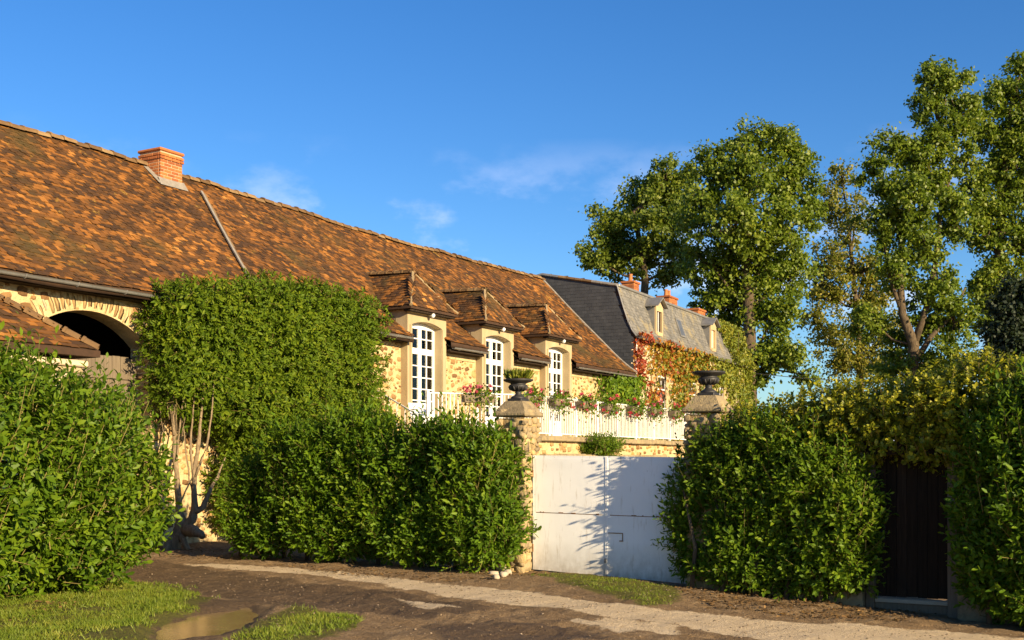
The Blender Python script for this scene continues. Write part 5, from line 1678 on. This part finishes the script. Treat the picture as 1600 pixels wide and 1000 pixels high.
def cpt(x, y, dY=22.3): return P(x, y, dY)
tr = MB()
cb = Vector(c)
def ctube(pts, rad, n=8, wob=.02):
    # resample with knots and small wanderings
    P_, R_ = [], []
    for i in range(len(pts) - 1):
        for f in (0, .34, .67):
            q = Vector(pts[i]) * (1 - f) + Vector(pts[i + 1]) * f
            k = len(P_)
            P_.append(q + Vector(((hsh(k, q.x) - .5), (hsh(k, q.y) - .5), 0)) * wob - cb)
            r_ = rad[i] * (1 - f) + rad[i + 1] * f
            R_.append(r_ * (.88 + .3 * hsh(k, q.z)))
    P_.append(Vector(pts[-1]) - cb); R_.append(rad[-1])
    tr.tube(P_, R_, n)
ctube([cpt(268, 862), cpt(276, 838), cpt(284, 820), cpt(280, 795), cpt(276, 740, 22.35), cpt(273, 690, 22.45), cpt(270, 640, 22.6), cpt(268, 590, 22.8), cpt(272, 540, 22.9)], [.15, .13, .10, .065, .05, .045, .035, .025, .015], 10)
ctube([cpt(256, 864, 22.1), cpt(264, 848, 22.2), cpt(280, 826)], [.075, .08, .07])
ctube([cpt(318, 838, 22.0), cpt(304, 830, 22.1), cpt(290, 828), cpt(278, 842)], [.06, .12, .13, .10], 10, .05)
ctube([cpt(296, 862, 22.1), cpt(288, 846, 22.15), cpt(280, 830)], [.05, .06, .08])
ctube([cpt(284, 826), cpt(300, 812), cpt(304, 796), cpt(303, 760), cpt(306, 720, 22.4), cpt(312, 680, 22.6), cpt(316, 630, 22.8), cpt(320, 580, 22.9)], [.09, .08, .075, .05, .042, .032, .022, .012])
ctube([cpt(305, 800), cpt(318, 792), cpt(326, 770), cpt(340, 745, 22.6), cpt(352, 715, 22.9)], [.065, .05, .04, .026, .012])
ctube([cpt(303, 755), cpt(298, 710, 22.4), cpt(300, 660, 22.6), cpt(306, 600, 22.8)], [.028, .024, .018, .01], 6)
ctube([cpt(306, 745), cpt(322, 700, 22.4), cpt(330, 650, 22.6), cpt(334, 600, 22.8)], [.028, .022, .016, .01], 6)
ctube([cpt(276, 720), cpt(280, 670, 22.5), cpt(288, 610, 22.7), cpt(290, 550, 22.9)], [.02, .018, .014, .01], 6)
ctube([cpt(272, 680, 22.4), cpt(264, 620, 22.6), cpt(258, 575, 22.7), cpt(250, 540, 22.8)], [.024, .02, .014, .01], 6)
ctube([cpt(304, 780, 22.3), cpt(296, 750, 22.3), cpt(290, 700, 22.5), cpt(284, 640, 22.7)], [.02, .018, .014, .008], 5)
for i in range(5):
    x0 = 258 + 8 * i * .8; y0 = 700 - 60 * hsh(i, 1)
    ctube([cpt(x0, y0, 22.45), cpt(x0 + 14 * (hsh(i, 2) - .5), y0 - 40, 22.5), cpt(x0 + 34 * (hsh(i, 3) - .5), y0 - 85, 22.6)], [.009, .007, .004], 4)
tr.build('trunk', MT['barkpale'], cl, True)
# small plants
def little(name, label, p, r, h_, n, mtl=LF['laurel2'], Ll=.10):
    c = tuple(p)
    return shrub(name, label, 'plant', c, Blobs([((p[0], p[1], p[2] + h_ * .5), (r, r, h_ * .55), 0, 2.0)], .06, 4.0, 1.0), mtl, n, Ll, (.10, .25), 8, .8, .6, 1.0, .3, solo=60)
q = G(232, 858); little('young_laurel', 'small laurel seedling at the foot of the barn arch, left of the gnarled trunk', (q.x, q.y, 0), .32, .72, 130, Ll=.12)
q = Bw(11.3, -4.42, 1.86); little('terrace_shrub', 'small round shrub growing on the ledge of the terrace wall above the gate', (q.x, q.y, 1.84), .66, .42, 480, LF['laurel2'], .085)
# a young shoot in front of the balustrade, right of the gate
q = Ww(2.9, .1, 1.9)

# ------------------------------------------------------------------ trees behind the house
def tree(name, label, trunk, rads, Y, lobes, mtl, leaf=.24, dens=1.0, clump=.8, sc=1.0, forks=()):
    """trunk: photograph pixels at distance Y; lobes: (px, py, rx, ry, dY)"""
    base = P(trunk[0][0], 720 + EYE / Y * FPX, Y)
    root = thing(name, label, 'tree', base)
    b = np.array(base)
    pts = [base - Vector((0, 0, .2))] + [P(x, y, Y) for x, y in trunk[1:]]
    tm = MB(); tm.tube([p - base for p in pts], rads, 9)
    for fk, fr_ in forks:
        tm.tube([P(x, y, Y) - base for x, y in fk], fr_, 7); pts += [P(x, y, Y) for x, y in fk[1:]]
    br = MB()
    ps, ns, sz = [], [], []
    for li, (x, y, rx, ry, dY) in enumerate(lobes):
        Yl = Y + dY
        C = np.array(P(x, y, Yl)); rr = np.array((rx / FPX * Yl, (rx + ry) / 2 / FPX * Yl * .85, ry / FPX * Yl))
        # limb from the trunk
        cand = [p for p in pts[1:] if p.z < C[2] + .4] or pts[1:2]
        s0 = min(cand, key=lambda p: (p - Vector(C)).length + .8 * max(0, p.z - C[2] + 2))
        mid = (s0 + Vector(C)) / 2 + Vector((0, 0, -.4 + .3 * hsh(li, 2)))
        end = Vector(C) + Vector((0, 0, rr[2] * .45))
        br.tube([s0 - base, mid - base, Vector(C) - base, end - base], [max(.05, .035 * rr.mean() + .05), .035 * rr.mean() + .03, .06, .02], 6)
        ncl = max(5, int(dens * 13 * (rr[0] * rr[2] + rr[1] * rr[2] + rr[0] * rr[1]) / (clump * clump * 3)))
        q = unit(rng.normal(0, 1, (ncl, 3))) * (rng.random((ncl, 1)) ** .36)
        q = q * (1 + .26 * noise3(q * 3 + li * 5, 1.0, 2.0)[:, None]) * np.where(rng.random((ncl, 1)) < .10, 1.25, 1.0)
        K = C + q * rr
        for kk in K[:max(4, ncl // 2)]:
            a = Vector(C) * .55 + Vector(kk) * .45 + Vector((0, 0, -.25)); a0 = Vector(C) + (Vector(kk) - Vector(C)) * .05 + Vector((0, 0, -.2))
            br.tube([a0 - base, a - base, Vector(kk) - base], [.045, .03, .012], 4, False)
        for kk, qq in zip(K, q):
            nl = int(rng.integers(60, 110) * sc)
            cr = clump * rng.uniform(.45, 1.1)
            dd = rng.normal(0, .37, (nl, 3)) * cr * np.array((1, 1, .8))
            ps.append(kk + dd); sz.append(leaf * rng.uniform(.7, 1.25, nl))
            ns.append(unit(dd + 1e-6) * .5 + np.array((0, 0, .55)) + qq * .5)
    pos, nrm, size = np.concatenate(ps), np.concatenate(ns), np.concatenate(sz)
    tm.build('trunk', MT['bark'], root, True)
    br.build('limbs', MT['bark'], root, True)
    flat_leaves('crown', mtl, root, pos, nrm, size * 1.06, TREELEAF, .75, .35, base=b)
    return root

tree('broad_tree', 'leafy tree behind the slate roof, leftmost of the tall trees', [(1000, 600), (1003, 520), (1008, 440), (1000, 380), (990, 330)], [.34, .3, .26, .2, .12], 78,
     [(1040, 285, 32, 38, 0), (995, 320, 36, 36, 1), (950, 360, 36, 34, 0), (925, 400, 26, 26, -1), (1030, 350, 40, 42, -2), (985, 395, 44, 34, 0), (1045, 410, 40, 44, 1), (1060, 320, 30, 50, 1), (945, 412, 30, 20, 1), (1015, 300, 20, 20, 0)], LF['treeA'], .24, .95, .9)
tree('broad_tree', 'largest round-headed tree rising behind the right end of the slate roof', [(1172, 640), (1172, 560), (1170, 480), (1165, 400), (1160, 330), (1165, 270)], [.42, .36, .32, .27, .2, .1], 63,
     [(1165, 225, 40, 30, 0), (1220, 225, 42, 28, 0), (1110, 262, 40, 36, 0), (1175, 280, 50, 42, -1), (1238, 285, 38, 40, 0), (1095, 330, 38, 44, 0), (1150, 350, 52, 46, -2), (1215, 355, 46, 50, -1), (1110, 410, 44, 40, 0), (1180, 420, 54, 40, 0), (1232, 425, 36, 46, 1), (1150, 470, 50, 34, 1), (1210, 490, 42, 40, 0), (1205, 545, 28, 30, 0), (1240, 560, 16, 26, -1), (1256, 585, 16, 16, -1), (1188, 585, 12, 20, 0), (1120, 455, 40, 30, 2), (1255, 250, 20, 18, 0), (1195, 565, 34, 26, 0), (1140, 505, 34, 22, 2), (1265, 330, 22, 30, 0)], LF['treeB'], .205, 1.0)
tree('slender_tree', 'thin-leaved paler tree between the two heavier trees on the right', [(1345, 640), (1344, 560), (1338, 480), (1330, 400), (1325, 330)], [.30, .24, .19, .13, .07], 80,
     [(1315, 275, 24, 24, 0), (1300, 320, 24, 34, 0), (1335, 350, 30, 40, 0), (1300, 395, 34, 36, 0), (1350, 420, 36, 36, 0), (1305, 465, 38, 38, 0), (1362, 490, 40, 40, 0), (1300, 530, 34, 32, 0), (1355, 550, 44, 34, 0), (1385, 520, 30, 30, 0), (1325, 575, 40, 22, 0), (1285, 440, 22, 40, 0), (1370, 455, 30, 30, 0), (1275, 500, 24, 30, 0), (1395, 575, 30, 22, 0)], LF['treeC'], .22, .85, .95, sc=.75)
tree('tall_tree', 'tall forked tree with bare lower limbs, second from the right edge', [(1422, 640), (1424, 585), (1428, 540), (1410, 490), (1405, 420), (1412, 340), (1440, 260), (1470, 190)], [.40, .36, .30, .22, .18, .15, .11, .07], 64,
     [(1480, 125, 38, 28, 0), (1458, 160, 30, 26, 0), (1500, 175, 36, 36, 0), (1475, 215, 36, 34, 0), (1400, 225, 34, 28, 0), (1430, 250, 38, 32, 0), (1375, 280, 32, 36, 0), (1420, 310, 46, 38, -1), (1470, 290, 40, 44, 0), (1385, 350, 40, 40, 0), (1440, 375, 44, 42, 0), (1490, 340, 28, 44, 0), (1395, 420, 36, 36, 0), (1465, 440, 38, 40, 0), (1440, 500, 34, 36, 1), (1490, 500, 32, 40, 0), (1400, 545, 30, 36, 2), (1468, 565, 44, 28, 0), (1510, 250, 20, 24, 0), (1385, 585, 30, 22, 0), (1445, 590, 34, 18, 1), (1505, 570, 34, 26, 0), (1360, 500, 26, 34, 1), (1450, 120, 18, 18, 0)], LF['treeB'], .205, .85, .75, forks=[([(1426, 545), (1448, 480), (1462, 410), (1470, 330), (1492, 250)], [.22, .18, .15, .11, .06]), ([(1424, 575), (1455, 525), (1490, 490), (1508, 450)], [.2, .15, .1, .05]), ([(1412, 495), (1392, 440), (1380, 370), (1378, 310)], [.14, .11, .08, .04])])
tree('tall_tree', 'tallest tree, cut by the right edge of the picture', [(1562, 640), (1562, 560), (1560, 480), (1562, 400), (1566, 320), (1572, 240), (1580, 160)], [.40, .36, .32, .27, .22, .17, .1], 66,
     [(1595, 108, 24, 26, 0), (1560, 150, 30, 34, 0), (1600, 165, 40, 50, 0), (1575, 210, 38, 36, 0), (1550, 260, 30, 34, 0), (1600, 270, 44, 50, 0), (1565, 320, 40, 36, 0), (1540, 370, 24, 34, 0), (1590, 380, 46, 48, 0), (1550, 430, 34, 32, 0), (1600, 460, 44, 44, 0), (1545, 490, 32, 36, 0), (1640, 200, 40, 60, 0), (1650, 350, 50, 70, 0), (1640, 500, 50, 60, 0), (1525, 345, 16, 30, 0), (1530, 200, 22, 26, 0), (1525, 300, 24, 30, 0), (1535, 440, 26, 30, 0)], LF['treeB'], .205, .85, .75)
# dark conifer in front of them at the edge
tree('dark_conifer', 'low very dark conifer at the right edge beneath the tallest tree', [(1610, 640), (1606, 560), (1602, 480), (1600, 440)], [.3, .26, .15, .05], 58,
     [(1600, 450, 30, 22, 0), (1585, 485, 38, 26, 0), (1622, 490, 40, 40, 0), (1580, 525, 46, 28, 0), (1630, 540, 60, 40, 0), (1600, 570, 60, 34, 0)], LF['yew'], .20, 1.3, .6, sc=.9)
wr = MB()
a, b_ = Hw(HL, 1.0, 6.3), P(1700, 540, 60)
wr.tube([a + (b_ - a) * f + Vector((0, 0, -1.1 * math.sin(f * math.pi))) for f in np.linspace(0, 1, 20)], .018, 4)
tag(wr.build('overhead_wire', MT['iron']), 'thin dark overhead wire running from the house end through the trees', 'wire')

# ------------------------------------------------------------------ ground details
def blades(name, label, cat, polys, n, h=(.035, .10), mtl=None, w=.055):
    allp = []
    for poly in polys:
        xs = [p[0] for p in poly]; ys = [p[1] for p in poly]
        x = rng.uniform(max(min(xs), -8.5), min(max(xs), 8), n * 4); y = rng.uniform(max(min(ys), 9.5), min(max(ys), 22), n * 4)
        q = np.stack([x, y, x * 0], 1)
        d = polydist(poly, x, y) + .3 * noise3(q, 3.3, 1.0)
        k = (d > -.05) & (rng.random(len(x)) < np.clip((.62 + noise3(q, 2.3, 6.0)) * np.clip((d + .1) / .5, .12, 1), .03, 1))
        px_ = topx(np.stack([x, y, gz(x, y)], 1))
        k &= (px_[:, 0] > -120) & (px_[:, 0] < 1720) & (px_[:, 1] < 1060)
        allp.append(np.stack([x[k], y[k]], 1)[:n])
    p = np.concatenate(allp)
    k = polydist(PUDDLE, p[:, 0], p[:, 1]) < -.06
    p = p[k]; n_ = len(p)
    T = np.stack([p[:, 0], p[:, 1], gh(p[:, 0], p[:, 1]) - .003], 1)
    d = rng.normal(0, .55, (n_, 3)); d[:, 2] = rng.uniform(.5, 1.2, n_)
    Rm = frames(d, rng.normal(0, 1, (n_, 3)) + np.array((0, -.6, .3)))
    L_ = rng.uniform(*h, n_) * (1 + .5 * noise3(T, 2.7, 2.0))
    Rm[:, :, 1] *= L_[:, None]; Rm[:, :, 0] *= (L_ * w * 2 + .003)[:, None]; Rm[:, :, 2] *= .03
    tv = np.array([(-.5, 0, 0), (.5, 0, 0), (.35, .55, .3), (-.35, .55, .3), (0, 1, 1.2)])
    V, L, TT = bulk(tv, [(0, 1, 2, 3), (3, 2, 4)], Rm, T)
    o = link(name, npmesh(name, V, L, TT, mtl or LF['grass'], True))
    return tag(o, label, cat, kind='stuff')
blades('grass', 'short sunlit grass of the verge beneath the left laurel', 'grass', GRASS[:1], 42000, (.018, .06))
blades('grass', 'thin grass growing on the track beyond the puddle', 'grass', GRASS[1:2], 4800, (.015, .05))
blades('grass', 'strip of grass at the foot of the white gate', 'grass', GRASS[2:], 4200, (.012, .036))

# pebbles
def scatter(name, label, cat, poly_px, n, smin, smax, mtl, templs, flat=.6, avoid_pud=True):
    poly = gpoly(poly_px)
    xs = [p[0] for p in poly]; ys = [p[1] for p in poly]
    x = rng.uniform(min(xs), max(xs), n * 4); y = rng.uniform(min(ys), max(ys), n * 4)
    k = polydist(poly, x, y) > 0
    if avoid_pud: k &= polydist(PUDDLE, x, y) < -.03
    x, y = x[k][:n], y[k][:n]; n_ = len(x)
    T = np.stack([x, y, gh(x, y) + .002], 1)
    s_ = smin + (smax - smin) * rng.random(n_) ** 3
    Rm = frames(rng.normal(0, 1, (n_, 3)) * np.array((1, 1, .15)), np.tile((0, 0, 1.0), (n_, 1))) * s_[:, None, None]
    Rm[:, :, 2] *= flat
    wh_ = rng.integers(0, len(templs), n_)
    ps = [bulk(t[0], t[1], Rm[wh_ == i], T[wh_ == i]) for i, t in enumerate(templs)]
    V, L, TT = joinm(ps)
    return tag(link(name, npmesh(name, V, L, TT, mtl, True)), label, cat, kind='stuff')
OCT = (np.array([(.5, 0, 0), (0, .5, 0), (-.5, 0, 0), (0, -.5, 0), (0, 0, .5), (.3, .3, .25), (-.3, .32, .2)]), [(0, 5, 4), (5, 1, 4), (1, 6, 4), (6, 2, 4), (2, 3, 4), (3, 0, 4), (0, 1, 5), (1, 2, 6)])
scatter('gravel', 'loose gravel strewn over the earth track', 'gravel', [(150, 860), (900, 905), (1600, 960), (1700, 1060), (250, 1060), (400, 950), (150, 910)], 6500, .006, .035, MT['gravel'], [OCT], .6)
def litter(label, poly, n):
    p = gpoly(poly)
    xs = [q[0] for q in p]; ys = [q[1] for q in p]
    x = rng.uniform(min(xs), max(xs), n * 5); y = rng.uniform(min(ys), max(ys), n * 5)
    k = polydist(p, x, y) > 0
    x, y = x[k][:n], y[k][:n]
    T = np.stack([x, y, gh(x, y) + .008 + rng.random(len(x)) * .015], 1)
    o = flat_leaves('leaf_litter', LF['litter'], None, T, np.tile((0, 0, 1.0), (len(x), 1)), rng.uniform(.03, .07, len(x)), OVAL, .25, 0, lie=.12)
    tag(o, label, 'leaf litter', kind='stuff')
litter('brown dead leaves beneath the laurel left of the dark door', [(1050, 918), (1200, 930), (1350, 935), (1480, 960), (1400, 975), (1250, 968), (1100, 948)], 1800)
litter('brown dead leaves round the gnarled trunk', [(195, 852), (300, 850), (390, 868), (360, 882), (260, 872)], 420)
litter('dead leaves at the foot of the long laurel hedge', [(380, 878), (560, 890), (700, 898), (830, 888), (860, 902), (720, 912), (560, 902)], 500)
litter('dead leaves under the laurel at the left edge', [(-100, 950), (20, 955), (150, 918), (180, 925), (60, 975), (-100, 990)], 350)
for i, (px_, py_, s_) in enumerate(((772, 898, .15), (783, 893, .17), (793, 897, .14), (787, 903, .12), (775, 904, .11))):
    g = G(px_, py_)
    b = BLOCKS[i]
    o = link('white_rock', npmesh('white_rock', b[0] * np.array((s_, s_ * .8, s_ * .75)), np.concatenate([np.array(f) for f in b[1]]), np.full(len(b[1]), 4), MT['whitestone'], True), None, Matrix.Translation((g.x, g.y, float(gh(g.x, g.y)) + s_ * .22)) @ Matrix.Rotation(i * 1.3, 4, 'Z') @ Matrix.Rotation(.4 * (hsh(i) - .5), 4, 'X'))
    tag(o, ('whitish rock at the left of the little heap by the pillar', 'tallest whitish rock of the little heap by the pillar', 'whitish rock at the right of the little heap by the pillar', 'small whitish rock in front of the heap by the pillar', 'smallest whitish rock at the front left of the heap by the pillar')[i], 'rock', 'white rocks by the gate pillar')
